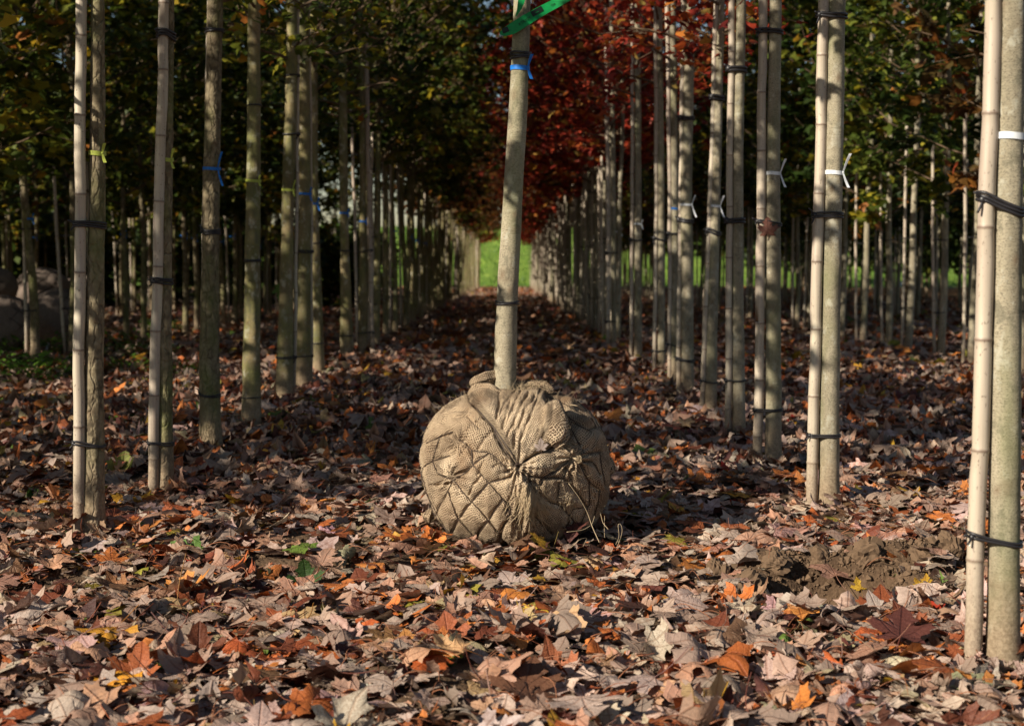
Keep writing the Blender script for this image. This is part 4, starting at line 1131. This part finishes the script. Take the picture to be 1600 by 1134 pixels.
bm_ = np_mesh('burlap_wrap', BP2, [np.stack([a, b, b + 1, a + 1], 1)], [M['burlap']], True, {'buv': ('FLOAT_VECTOR', buv)})
wrap = link('burlap_wrap', bm_, ball_tree, BL)

fr_i = np.where((front > .6))[0]; FPROJ = (project(BP2[fr_i])[0] - [640, 560]) * 3.544
def surf(c, off=.0):
    c = np.atleast_2d(np.asarray(c, float)); out = []
    for q in c:
        k = fr_i[np.argmin(((FPROJ - q) ** 2).sum(1))]; out.append(BP2[k] + BN[k] * off)
    return np.array(out)
def dens_line(L, step=12):
    L = np.array(L, float); s = np.concatenate([[0], np.cumsum(np.linalg.norm(np.diff(L, axis=0), axis=1))]); t = np.linspace(0, s[-1], max(3, int(s[-1] / step) + 1))
    return np.stack([np.interp(t, s, L[:, 0]), np.interp(t, s, L[:, 1])], 1)
def smooth3(P):
    Q = P.copy(); Q[1:-1] = (P[:-2] + 2 * P[1:-1] + P[2:]) / 4; return Q
mb = MB()
for L in NET: mb.tube(smooth3(surf(dens_line(L), .0040)), .0018, 5)
# netting on the sides and back the photograph does not show
for sg in (1, -1):
    for q in range(27):
        zz = np.linspace(.03, .57, 26); aa = (q * .085 * 1.0 - sg * zz * .55) / .36
        k = [np.argmin(np.abs(pz[5:-5] - z)) + 5 for z in zz]
        ia = [np.argmin(np.abs(np.angle(np.exp(1j * (az - x))))) for x in aa]
        idx = np.array(ia) * ns + np.array(k); ok = front[idx] < .35
        run = []
        for v in range(len(idx)):
            if ok[v]: run.append(BP2[idx[v]] + BN[idx[v]] * .002)
            if (not ok[v] or v == len(idx) - 1) and len(run) > 2: mb.tube(np.array(run), .0015, 4); run = []
            elif not ok[v]: run = []
link('wire_netting', mb.mesh('wire_netting', M['wire']), wrap)
mb = MB()
for L in CORD: mb.tube(smooth3(surf(dens_line(L), .003)), .0028, 6)
link('draw_cord', mb.mesh('draw_cord', M['wire']), wrap)
mb = MB(); k0 = surf((603, 600), .008)[0]
for q in range(4):
    t = np.linspace(0, 2 * PI, 14, endpoint=False); r0 = .008 + .003 * q
    mb.tube(k0 + np.stack([r0 * np.cos(t + q), 0 * t - .003 * q + .003 * np.sin(2 * t), r0 * .75 * np.sin(t + q)], 1), .0022, 5, closed=True)
link('twisted_knot', mb.mesh('twisted_knot', M['wire']), wrap)
mb = MB(); k1 = surf((905, 557), .008)[0]
for q in range(5):
    t = np.linspace(0, 2 * PI, 16, endpoint=False); r0 = .010 + .004 * q
    mb.tube(k1 + np.stack([r0 * np.cos(t + q), -.004 + .003 * np.sin(3 * t + q), r0 * .8 * np.sin(t + q)], 1), .0014, 5, closed=True)
mb.blob(k1, .012, 10, 7, (1.1, .7, .9), .5)
link('gathered_tuft', mb.mesh('gathered_tuft', M['thread']), wrap)

def cloth_roll(name, pts, rad, folds=7, amp=.16, seed=0, flat=.75, parent=None):
    """thick bunched cloth along crop points with a distance offset"""
    P = []
    for c, dy in pts: p_ = cpx(c); v = at(p_[0], p_[1], BC.y + dy); P.append(v[:])
    P = np.array(P); s = np.concatenate([[0], np.cumsum(np.linalg.norm(np.diff(P, axis=0), axis=1))])
    n = 60; t = np.linspace(0, s[-1], n); C = np.stack([np.interp(t, s, P[:, k]) for k in range(3)], 1)
    for _ in range(4): C = smooth3(C)
    R = np.interp(t, s, rad); T = np.gradient(C, axis=0); T /= np.linalg.norm(T, axis=1)[:, None]
    A = np.cross(T, [0, 1.0, 0]); A /= np.linalg.norm(A, axis=1)[:, None] + 1e-9; B = np.cross(A, T)
    k = 56; th = np.linspace(0, 2 * PI, k, endpoint=False)
    cap = np.sqrt(np.clip(1 - np.abs(np.linspace(-1, 1, n)) ** 8, .0, 1))
    w = 1 + amp * np.cos(folds * th[None] + 2.5 * np.linspace(0, 1, n)[:, None] + seed) + .18 * fbm(np.cos(th)[None] * 1.5 + seed + 5, np.sin(th)[None] * 1.5 + t[:, None] * 22, 3)
    V = C[:, None] + (R * cap)[:, None, None] * w[..., None] * (np.cos(th)[None, :, None] * A[:, None] + flat * np.sin(th)[None, :, None] * B[:, None])
    i = np.arange(n - 1)[:, None]; j = np.arange(k)[None]
    a = (i * k + j).ravel(); b = (i * k + (j + 1) % k).ravel()
    uv = np.stack([np.broadcast_to(t[:, None], (n, k)), th[None] * R.mean() + 0 * t[:, None], np.zeros((n, k))], -1).reshape(-1, 3)
    me = np_mesh(name, V.reshape(-1, 3), [np.stack([a, a + k, b + k, b], 1)], [M['burlap']], True, {'buv': ('FLOAT_VECTOR', uv)})
    return link(name, me, parent, BL if parent is ball_tree else None)
cloth_roll('burlap_collar', [((330, 145), -.02), ((370, 128), -.03), ((425, 108), -.03), ((480, 100), -.0), ((535, 100), .05)], [.012, .021, .024, .026, .024], 5, .14, 1, parent=wrap)
cloth_roll('burlap_collar', [((325, 205), -.05), ((380, 178), -.075), ((440, 185), -.085), ((505, 215), -.095), ((560, 215), -.095)], [.014, .030, .034, .026, .012], 6, .12, 2, parent=wrap)
cloth_roll('burlap_collar', [((335, 262), -.12), ((385, 235), -.14), ((435, 255), -.155), ((465, 330), -.205)], [.016, .034, .032, .010], 6, .10, 3, parent=wrap)
cloth_roll('burlap_collar', [((545, 190), .055), ((600, 160), .04), ((670, 152), .02), ((745, 160), .0), ((800, 185), -.02)], [.02, .022, .020, .022, .012], 9, .2, 4, parent=wrap)
cloth_roll('burlap_flap', [((1050, 560), .02), ((1090, 575), .0), ((1110, 610), -.01), ((1085, 650), -.01)], [.012, .026, .022, .010], 5, .2, 5, parent=wrap)
cloth_roll('burlap_flap', [((120, 830), .0), ((105, 870), .0), ((112, 910), .01)], [.008, .022, .012], 5, .2, 6, parent=wrap)
cloth_roll('frayed_bundle', [((604, 610), -.36), ((625, 670), -.375), ((650, 740), -.372), ((655, 800), -.362)], [.008, .013, .018, .010], 6, .25, 7, parent=wrap)

# loose threads
r = np.random.default_rng(12); mb = MB()
def thread_on(path, rad=.0011, off0=.004, off1=.012):
    P = surf(path, .0); n = len(P); P = smooth3(P); o = np.linspace(off0, off1, n)
    v = CAMN - P; v /= np.linalg.norm(v, axis=1)[:, None]
    P = P + v * o[:, None] + r.normal(0, .0012, P.shape); mb.tube(P, rad, 4)
for q in range(150):
    x0 = r.normal(655, 22); y0 = r.uniform(690, 790); side = r.normal(0, 1)
    L = r.uniform(70, 190); a_ = (r.normal(.55, .35) if r.random() < .6 else r.normal(-.15, .3)); t = np.linspace(0, 1, 8)
    path = np.stack([x0 + L * np.sin(a_) * t + 14 * side * t * (1 - t) + 8 * np.sin(t * 5 + q), y0 + L * np.cos(a_) * t], 1)
    thread_on(path, r.uniform(.0006, .0011), .004, r.uniform(.004, .018))
for q in range(22):
    x0, y0 = r.normal(895, 18), r.normal(790, 25); a_ = r.normal(-.5, .5); L = r.uniform(30, 80); t = np.linspace(0, 1, 6)
    thread_on(np.stack([x0 + L * np.sin(a_) * t, y0 + L * np.cos(a_) * t + 10 * np.sin(3 * t)], 1), .0008)
for q in range(60):        # fringe along the top edge right of the trunk
    p0 = np.array(at(*cpx((r.uniform(590, 760), r.uniform(150, 175))), BC.y + r.uniform(-.06, .02))); L = r.uniform(.012, .032); t = np.linspace(0, 1, 5)[:, None]
    d = np.array([r.normal(0, .7), r.normal(-.2, .4), 1.0]); mb.tube(p0 + d * L * t + np.array([r.normal(0, .01), 0, -.006]) * t ** 2, .0008, 3)
vis = np.where(front > .05)[0]
for q in range(1300):      # fuzz
    k = vis[r.integers(len(vis))]
    if BP2[k, 2] < .05: continue
    L = r.uniform(.006, .017); d = BN[k] + r.normal(0, .8, 3); t = np.linspace(0, 1, 4)[:, None]
    mb.tube(BP2[k] + d * L * t + r.normal(0, .005, 3) * t ** 2, .00035, 3, cap=False)
def loose(pts, rad=.0012):
    P = np.array([at(*cpx(c), BC.y + dy)[:] for c, dy in pts]); s = np.arange(len(P)); t = np.linspace(0, len(P) - 1, 24)
    C = np.stack([np.interp(t, s, P[:, k]) for k in range(3)], 1)
    for _ in range(5): C = smooth3(C)
    mb.tube(C, rad, 4)
loose([((880, 690), -.36), ((940, 770), -.35), ((985, 850), -.32), ((1010, 930), -.34), ((1050, 1015), -.40)])
loose([((1025, 870), -.22), ((1010, 920), -.27), ((960, 950), -.30), ((870, 960), -.33)], .0010)
loose([((1055, 850), -.20), ((1070, 910), -.22), ((1100, 945), -.25)], .0011)
loose([((1080, 870), -.2), ((1078, 950), -.22), ((1080, 990), -.26)], .0008)
loose([((1140, 1030), -.40), ((1165, 985), -.42), ((1150, 915), -.42), ((1170, 912), -.42), ((1182, 960), -.42), ((1150, 1040), -.40)], .0009)
loose([((890, 255), -.26), ((930, 262), -.27), ((965, 290), -.22)], .0014)
loose([((880, 1060), -.36), ((940, 1000), -.38), ((985, 990), -.30), ((960, 1040), -.33)], .0009)
link('jute_threads', mb.mesh('jute_threads', M['thread']), wrap, kind='stuff')

# printed green marking tape
def strip_px(pts, Y, hw, mb, nrm=(0, 0, 1)):
    P = np.array([at(x, y, Y + dy)[:] for x, y, dy in pts]); s = np.arange(len(P)); t = np.linspace(0, len(P) - 1, 26)
    C = np.stack([np.interp(t, s, P[:, k]) for k in range(3)], 1)
    for _ in range(3): C = smooth3(C)
    T = np.gradient(C, axis=0); T /= np.linalg.norm(T, axis=1)[:, None]
    W = np.cross(T, [0, -1.0, 0]); W /= np.linalg.norm(W, axis=1)[:, None]
    H = np.interp(t, s, hw) / ppm0
    mb.strip(C, W * H[:, None], .0005); return C, T, W
YT = BC.y - .052
mb = MB(); C, T, W = strip_px([(781, 53, -.002), (788, 51, -.003), (800, 46, -.0), (818, 34, .0), (835, 24, .01), (852, 14, .02), (872, 4, .02), (895, -8, .0), (915, -20, -.01)], YT, [2, 6, 8.5, 8.5, 8, 7.5, 7, 6, 5], mb)
strip_px([(806, 26, .002), (811, 15, .0), (814, 5, -.004), (818, -14, -.006)], YT, [.6, 3, 5, 5], mb)
tp = link('marking_tape', mb.mesh('marking_tape', M['tape'], False, origin=G0), ball_tree)
mb = MB()
def patch(t0, t1, w0, w1):
    a_ = C[t0] + W[t0] * w0 / ppm0 * 1.0; P = []
    for t_ in range(t0, t1 + 1):
        P += [C[t_] + W[t_] * w0 / ppm0 + [0, -.0022, 0], C[t_] + W[t_] * w1 / ppm0 + [0, -.0022, 0]]
    n = t1 - t0; k = np.arange(n) * 2
    mb.add(P, [np.stack([k, k + 1, k + 3, k + 2], 1)])
sgn = 1 if W[10][2] > 0 else -1
patch(2, 5, sgn * -1.5, sgn * 6.3); patch(12, 15, sgn * -1.5, sgn * 7.0)
link('print_block', mb.mesh('print_block', M['ink'], False, origin=G0), ball_tree)
def letters(txt, t0, size_px, shift_px, mat):
    cu = bpy.data.curves.new('lettering', 'FONT'); cu.body = txt; cu.size = size_px / ppm0; cu.extrude = .0002
    to = bpy.data.objects.new('lettering', cu); COL.objects.link(to)
    bpy.context.view_layer.update()
    me = bpy.data.meshes.new_from_object(to.evaluated_get(bpy.context.evaluated_depsgraph_get()))
    bpy.data.objects.remove(to); me.materials.clear(); me.materials.append(mat); me.name = 'lettering'
    o = link('lettering', me, ball_tree)
    X = Vector(T[t0]); Yv = Vector(W[t0]) * sgn; N = X.cross(Yv)
    m = Matrix((X, Yv, N)).transposed().to_4x4()
    m.translation = Vector(C[t0]) + Yv * (shift_px / ppm0) + Vector((0, -.003, 0)) - G0
    o.matrix_basis = m
letters('XTAMM', 8, 6.0, -2.0, M['ink']); letters('OA', 17, 5.0, -1.5, M['ink']); letters('NM', 13, 3.4, 0.2, M['tape'])

# ------------------------------------------------------------------ leaves that stand out
def special(px, py, wpx, rgb, t, label, turn=0.0, face=.6, roll=0.0, lift=.02, cat='leaf', name='maple_leaf', pos=None, group=None):
    p = pos if pos is not None else ground(px, py) + Vector((0, 0, lift))
    V, T_, uv = HI[t] ; pet = uv[:, 2] > .5
    c = np.tile(rgb, (len(V), 1)).astype(float); c[pet] = np.array(rgb) * .5 + np.array([.2, .08, .04]) * .5
    u_ = uv.copy(); u_[:, 2] = 0
    me = np_mesh('maple_leaf', V, [T_], [M['litter']], True, {'lcol': ('FLOAT_COLOR', c), 'luv': ('FLOAT_VECTOR', u_)})
    sc = wpx / (FPX / (p - CAM).length) / 1.25
    N = (Vector((math.sin(roll), -face, 1 if face < 5 else .1))).normalized()
    U = Vector((math.cos(turn), math.sin(turn), 0)); X = (U - N * U.dot(N)).normalized(); Yv = N.cross(X)
    m = Matrix((X, Yv, N)).transposed().to_4x4()
    o = link(name, me, None, None, label=label, category=cat)
    if group: o['group'] = group
    o.matrix_basis = Matrix.Translation(p) @ m @ Matrix.Scale(sc, 4)
GRN, LIME, YEL, ORG, PNK, RST, RED = (.10, .20, .03), (.24, .34, .07), (.52, .33, .03), (.52, .19, .06), (.45, .35, .31), (.40, .12, .05), (.55, .06, .04)
special(1003, 718, 44, LIME, 3, 'light green leaf on the ground right of the burlap ball', .4)
special(296, 872, 58, GRN, 5, 'green maple leaf with upright lobes in front of the leftmost trunk', 1.2, 1.1)
special(478, 915, 62, (.035, .08, .015), 7, 'dark green curled leaf on the ground in the lower left middle', .2, .9)
special(850, 882, 60, (.33, .30, .05), 9, 'long yellow green curled leaf just in front of the burlap ball', 2.3, .5)
special(190, 737, 62, (.22, .24, .05), 8, 'yellow green curled leaf between the two leftmost trunks', .1, .8)
special(1460, 657, 46, LIME, 2, 'green leaf lying well behind, left of the thickest cane', 2.5, .3)
special(1497, 722, 40, LIME, 1, 'bright lime leaf lying close left of the thickest cane', .3, .3)
special(1342, 937, 26, YEL, 4, 'small bright yellow leaf below the soil hole', .3, .8)
special(1155, 1018, 38, LIME, 3, 'pale lime leaf beside a large beige leaf near the bottom', 1.0, .9)
special(286, 1032, 34, (.26, .38, .10), 4, 'small light green leaf near the lower left, on pale leaves', 2.0, 1.0)
special(1250, 976, 46, (.58, .27, .10), 2, 'light orange flat leaf below the soil hole', .8, 1.0)
special(700, 1003, 72, RST, 3, 'rust orange leaf in the bottom middle, nearly flat', .2, .8)
special(870, 1062, 96, (.42, .14, .06), 9, 'large rust leaf with folded ribs at the bottom right of center', .5, .9)
special(142, 1112, 118, (.40, .32, .27), 2, 'largest pale maple leaf at the bottom left corner', 1.1, .55)
special(1240, 662, 22, RED, 2, 'small bright red leaf by the foot of the third trunk from the right', .1, .8)
special(1118, 1045, 74, (.46, .37, .29), 1, 'large flat beige leaf near the bottom right of center', 2.0, 1.1)
special(1374, 968, 66, (.46, .38, .33), 0, 'broad pale round-lobed leaf in the lower right', .3, .8)
special(800, 922, 68, PNK, 6, 'pale grey pink leaf with curled tips in front of the burlap ball', .6, .9)
special(345, 942, 66, (.46, .27, .05), 8, 'ochre leaf with curled edges in the lower left', .1, .6)
special(1075, 1075, 86, RST, 7, 'rust red leaf standing up at the bottom edge, right of center', 1.4, 1.1)
special(636, 1022, 60, (.48, .22, .06), 5, 'curled golden brown leaf in the bottom middle', .2, .6)
special(1265, 1075, 70, (.50, .22, .07), 4, 'orange leaf lying flat near the lower right edge', .5, .6)
special(182, 925, 50, (.33, .15, .06), 9, 'brown curled leaf in the shade of the lower left', .9, .8)
special(845, 703, 22, (.46, .38, .34), 1, 'small pale leaf caught on the burlap beside the lobe', 1.2, 6, pos=Vector(surf((722, 490), .012)[0]))
p_ = at(1200, 357, NEAR[2][1] - .05); special(0, 0, 34, (.20, .085, .06), 6, 'dead brown leaf caught on the tie of the third cane from the right', .4, 6, pos=p_)
p_ = at(446, 447, ground(443, 620).y - .05)
special(0, 0, 30, (.12, .22, .03), 3, 'upper green leaf of the sprig on the fifth trunk from the left', .2, 5, pos=p_)
special(0, 0, 26, (.10, .19, .03), 5, 'lower green leaf of the sprig on the fifth trunk from the left', 2.2, 5, pos=at(438, 455, p_.y - .02))

# green sprouts and low plants
def plant_mesh(seed, n, R, h, s0, s1):
    r = np.random.default_rng(seed); V = []; F = []; RN = []; k = 0
    for q in range(n):
        a_ = r.uniform(0, 2 * PI); rr = R * math.sqrt(r.random()); p = np.array([rr * math.cos(a_), rr * math.sin(a_), h * r.uniform(.15, 1) * (1 - .4 * rr / R)])
        s = r.uniform(s0, s1); d = np.array([math.cos(a_ + r.normal(0, .5)), math.sin(a_ + r.normal(0, .5)), r.uniform(-.1, .6)]); w = np.cross(d, [0, 0, 1.]); w /= np.linalg.norm(w)
        pts = [p, p + d * s * .5 + w * s * .32, p + d * s, p + d * s * .5 - w * s * .32, p + d * s * .5 - np.array([0, 0, s * .08])]
        V += pts; F += [(k, k + 1, k + 4), (k + 1, k + 2, k + 4), (k + 2, k + 3, k + 4), (k + 3, k, k + 4)]; RN += [r.random()] * 5; k += 5
    return np_mesh('leaves', V, [np.array(F)], [M['weed']], False, {'rnd': ('FLOAT', RN)})
def stems_mesh(seed, n, R, h):
    r = np.random.default_rng(seed); mb = MB()
    for q in range(n):
        a_ = r.uniform(0, 2 * PI); t = np.linspace(0, 1, 4)[:, None]
        mb.tube(np.array([R * .7 * math.cos(a_), R * .7 * math.sin(a_), h * r.uniform(.6, 1)]) * t, .0012 + h * .004, 4)
    return mb.mesh('stems', M['weed'], attrs=None)
WEEDS = [(plant_mesh(k, 150, .28, .22, .03, .07), stems_mesh(k, 12, .28, .2)) for k in range(3)]
SPR = [(plant_mesh(20 + k, 13, .018, .035, .009, .018), stems_mesh(20 + k, 4, .015, .03)) for k in range(3)]
def plant(px, py, kind, k, label, s=1.0, group=None, name='ground_plant', cat='plant'):
    g = ground(px, py); e = empty(name, g, label, cat, group); e.scale = (s, s, s); e.rotation_euler.z = k * 1.9
    link('leaves', kind[k % 3][0], e); link('stems', kind[k % 3][1], e)
for k, (px_, py_, s) in enumerate([(15, 590, 1.3), (60, 600, 1.2), (100, 585, 1.0), (30, 560, 1.4), (90, 555, 1.2), (185, 560, 1.0), (215, 545, 1.1), (200, 585, .9), (240, 560, 1.0), (285, 590, .8), (165, 540, 1.1), (350, 500, 1), (250, 520, 1.2), (125, 520, 1.3)]):
    plant(px_, py_, WEEDS, k, 'low leafy green plant in the shade behind the leftmost trunks', s, 'low green plants behind the leftmost trunks')
for k, (px_, py_, lb, s) in enumerate([(413, 1003, 'small bright green sprout in the lower left middle', 1.2), (700, 1052, 'tiny green seedling in the bottom middle', 1.1), (425, 985, 'second green sprout just behind the lower left one', 1.0),
        (88, 975, 'tiny green weed on bare soil at the left edge', 1.0), (130, 985, 'green weed tuft on the soil strip, lower left', .9), (215, 835, 'mossy green weed at the foot of the leftmost trunk', 1.6), (100, 845, 'green weed left of the leftmost cane foot', 1.4),
        (290, 990, 'green weed beside the dark leaf, lower left', 1.0), (10, 870, 'dark green weed at the far left edge', 1.8), (485, 635, 'green weed beyond the fifth trunk from the left', 2.5)]):
    plant(px_, py_, SPR, k, lb, s, name='sprout', cat='sprout')

# ------------------------------------------------------------------ things in the shade at the left back
def back_ball(x, y, z, R, label, seed):
    r = np.random.default_rng(seed)
    e = empty('root_ball', (x, y, z), label, 'root ball', None)
    nA, nS = 96, 56; th = np.linspace(0, 2 * PI, nA, endpoint=False); ph = np.linspace(.02, PI - .02, nS)
    TH, PHI = np.meshgrid(th, ph, indexing='ij')
    D = R * (1 + .035 * np.abs(np.sin(5 * TH + 4 * PHI + seed)) * np.sin(PHI) + .03 * np.abs(np.sin(5 * TH - 4 * PHI)) * np.sin(PHI) + .05 * np.sin(3 * TH + seed) * np.sin(PHI) + .04 * fbm(np.cos(TH) * 3 * np.sin(PHI) + seed, PHI * 3, 3))
    X = D * np.sin(PHI) * np.cos(TH); Y = D * np.sin(PHI) * np.sin(TH); Z = D * .9 * np.cos(PHI)
    i = np.arange(nA)[:, None]; j = np.arange(nS - 1)[None]; a = (i * nS + j).ravel(); b = (((i + 1) % nA) * nS + j).ravel()
    link('burlap_wrap', np_mesh('burlap_wrap', np.stack([X, Y, Z], -1).reshape(-1, 3), [np.stack([a, a + 1, b + 1, b], 1)], [M['sack']], True), e)
    mb = MB()
    for sg in (1, -1):
        for q in range(10):
            t = np.linspace(.3, PI - .3, 16); aa = q * 2 * PI / 10 + sg * t * 1.2
            mb.tube(np.stack([np.sin(t) * np.cos(aa), np.sin(t) * np.sin(aa), .9 * np.cos(t)], 1) * R * 1.03, .004, 4)
    link('wire_netting', mb.mesh('wire_netting', M['wire']), e)
for k, (px_, Y_, R0, cy_, lb) in enumerate([(2, 15.5, .36, 508, 'burlap root ball cut by the left edge, in deep shade'), (92, 17.0, .40, 498, 'wide burlap root ball behind the leftmost back trunk'),
        (66, 21.0, .38, 455, 'far burlap root ball on top of the pile at the left'), (-8, 20.0, .30, 448, 'upper dark root ball at the very left edge'), (130, 21.5, .30, 458, 'root ball half hidden behind the leftmost near cane')]):
    c = at(px_, cy_, Y_); back_ball(c.x, c.y, c.z, R0, lb, 31 + k)
# dark shrubs beyond the left rows
SH = [crown_parts(120 + k, .1, 2.2, 1.35, 3600, 34, (.07, .13)) for k in range(2)]
for k, (x_, y_) in enumerate([(-4.4, 37), (-5.9, 38.5), (-7.4, 38), (-9.2, 39), (-11, 38), (-13, 38.5), (-15, 37.5), (-6.8, 41), (-5.0, 40), (-3.9, 39), (-8.6, 42), (-10.4, 43), (-12.5, 44), (-14.6, 43), (-17, 42), (-12, 34), (-14, 33), (-10.5, 35)]):
    e = empty('shrub', (x_, y_, float(gz(y_))), 'dark dense shrub below the pale sky gap beyond the left rows', 'shrub', 'dark shrubs beyond the left rows')
    e.scale = (1, 1, random.uniform(.9, 1.1)); e.rotation_euler.z = k
    link('branches', SH[k % 2][1], e); o = link('crown', SH[k % 2][0], e); o.material_slots[0].link = 'OBJECT'; o.material_slots[0].material = M['dark']
# white plant tag and green tape on the back trunk at the left
c = ground(72, 556); mb = MB(); mb.strip([(0, 0, .02), (.012, 0, .06), (.03, 0, .11)], [(.012, 0, -.004)] * 3, .001); mb.strip([(0, 0, .0), (0.002, 0, .03)], [(.003, 0, 0)] * 2, .001)
link('plant_tag', mb.mesh('plant_tag', M['white']), None, c + Vector((0, 0, .03)), label='small white plastic tag by the back trunk at the left', category='tag')
# pale blue tarp bundle beyond the right rows
c = ground(1412, 448); mb = MB(); mb.blob((0, 0, .12), .34, 20, 12, (1.0, .7, .5), .35); mb.blob((.3, .1, .08), .2, 14, 9, (1.0, .7, .5), .35)
link('tarp_bundle', mb.mesh('tarp_bundle', M['tarp']), None, c, label='pale blue tarp bundle lying between the far right trunks', category='tarp')

# leaves drifted against the feet of the nearest trunks, and grass on the far bank
xs_, ys_ = [], []
for gx, gy in NEAR[:8] + NEAR[10:17]:
    n_ = 26; a_ = RNG.random(n_) * 2 * PI; rr = RNG.uniform(.05, .17, n_)
    xs_.append(gx - .04 + rr * np.cos(a_)); ys_.append(gy + rr * np.sin(a_) * .8)
a_ = RNG.uniform(PI * .9, PI * 2.1, 24); xs_.append(BC.x + .34 * np.cos(a_) * RNG.uniform(.9, 1.2, 24)); ys_.append(BC.y + .34 * np.sin(a_) * RNG.uniform(.9, 1.2, 24))
x, y = np.concatenate(xs_), np.concatenate(ys_); k_ = (x - .03) ** 2 + (y - 5.68) ** 2 > 9e-2; x, y = x[k_], y[k_]
sz = RNG.uniform(.04, .10, len(x)); P = place(x, y, sz, .45); P[:, 2] += .012
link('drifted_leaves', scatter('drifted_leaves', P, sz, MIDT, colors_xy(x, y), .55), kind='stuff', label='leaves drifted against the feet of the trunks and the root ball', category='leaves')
n_ = 9000; y = RNG.uniform(85.5, 103, n_); x = RNG.uniform(-30, 34, n_); z = tz(x, y)
z = z + np.clip((y - 84) / 4, 0, 1) * (.35 * vnoise(x * .9, y * .9) + .6 * vnoise(x * .15, y * .15))
V = np.zeros((n_, 3, 3)); w_ = RNG.uniform(.02, .06, n_); h_ = RNG.uniform(.12, .42, n_); a_ = RNG.random(n_) * PI
V[:, 0] = np.stack([x - w_ * np.cos(a_), y - w_ * np.sin(a_), z - .05], 1); V[:, 1] = np.stack([x + w_ * np.cos(a_), y + w_ * np.sin(a_), z - .05], 1)
V[:, 2] = np.stack([x + RNG.normal(0, .1, n_), y + RNG.normal(0, .1, n_), z + h_], 1)
link('grass', np_mesh('grass', V.reshape(-1, 3), [np.arange(n_ * 3).reshape(-1, 3)], [M['weed']], False, {'rnd': ('FLOAT', np.repeat(RNG.random(n_), 3))}), kind='stuff', label='rough sunlit grass on the bank at the far end of the rows', category='grass')

# clods of dug soil round the hollow
def clod(seed, r0):
    r = np.random.default_rng(seed); k, m = 26, 18
    th = np.linspace(0, 2 * PI, k, endpoint=False); ph = np.linspace(.03, PI - .03, m); PHI, TH = np.meshgrid(ph, th, indexing='ij')
    X = np.sin(PHI) * np.cos(TH); Y = np.sin(PHI) * np.sin(TH); Z = np.cos(PHI)
    D = r0 * (1 + .55 * fbm(X * 2.2 + seed, Y * 2.2 + Z * 2.7, 4, seed * 3.) + .12 * vnoise(X * 13 + 5, Y * 13 + Z * 11))
    V = np.stack([X * D, Y * D * .9, Z * D * .72], -1).reshape(-1, 3)
    i = np.arange(m - 1)[:, None]; j = np.arange(k)[None]; a = (i * k + j).ravel(); b = (i * k + (j + 1) % k).ravel()
    return np_mesh('soil_clod', V, [np.stack([a, a + k, b + k, b], 1)], [M['crumb']], False)
CL = [clod(q, 1.0) for q in range(5)]
for q, (x_, y_, r_) in enumerate([(.80, 4.80, .060), (.86, 4.98, .075), (.76, 5.08, .05), (.98, 5.12, .055), (1.16, 5.16, .05), (1.32, 5.12, .065), (1.50, 5.08, .05), (1.62, 5.16, .06), (1.42, 4.98, .04), (.90, 4.64, .04), (1.30, 4.80, .035), (1.02, 4.92, .03), (1.72, 5.04, .045), (1.56, 4.94, .03)]):
    o = link('soil_clod', CL[q % 5], None, (x_, y_, float(tz(x_, y_)) + r_ * .25), label='lumpy brown clod of dug soil at the rim of the hollow', category='soil clod', group='clods of dug soil round the hollow')
    o.scale = (r_, r_, r_); o.rotation_euler = (q, q * 2.1, q * .7)
0 and special(1222, 868, 92, (.30, .14, .085), 7, 'large brown leaf leaning over the dark soil hollow', .2, .35, -.35, .07)
special(1300, 912, 74, (.36, .20, .14), 5, 'brownish pink leaf lying across the soil hollow', .1, .3, .2, .05)
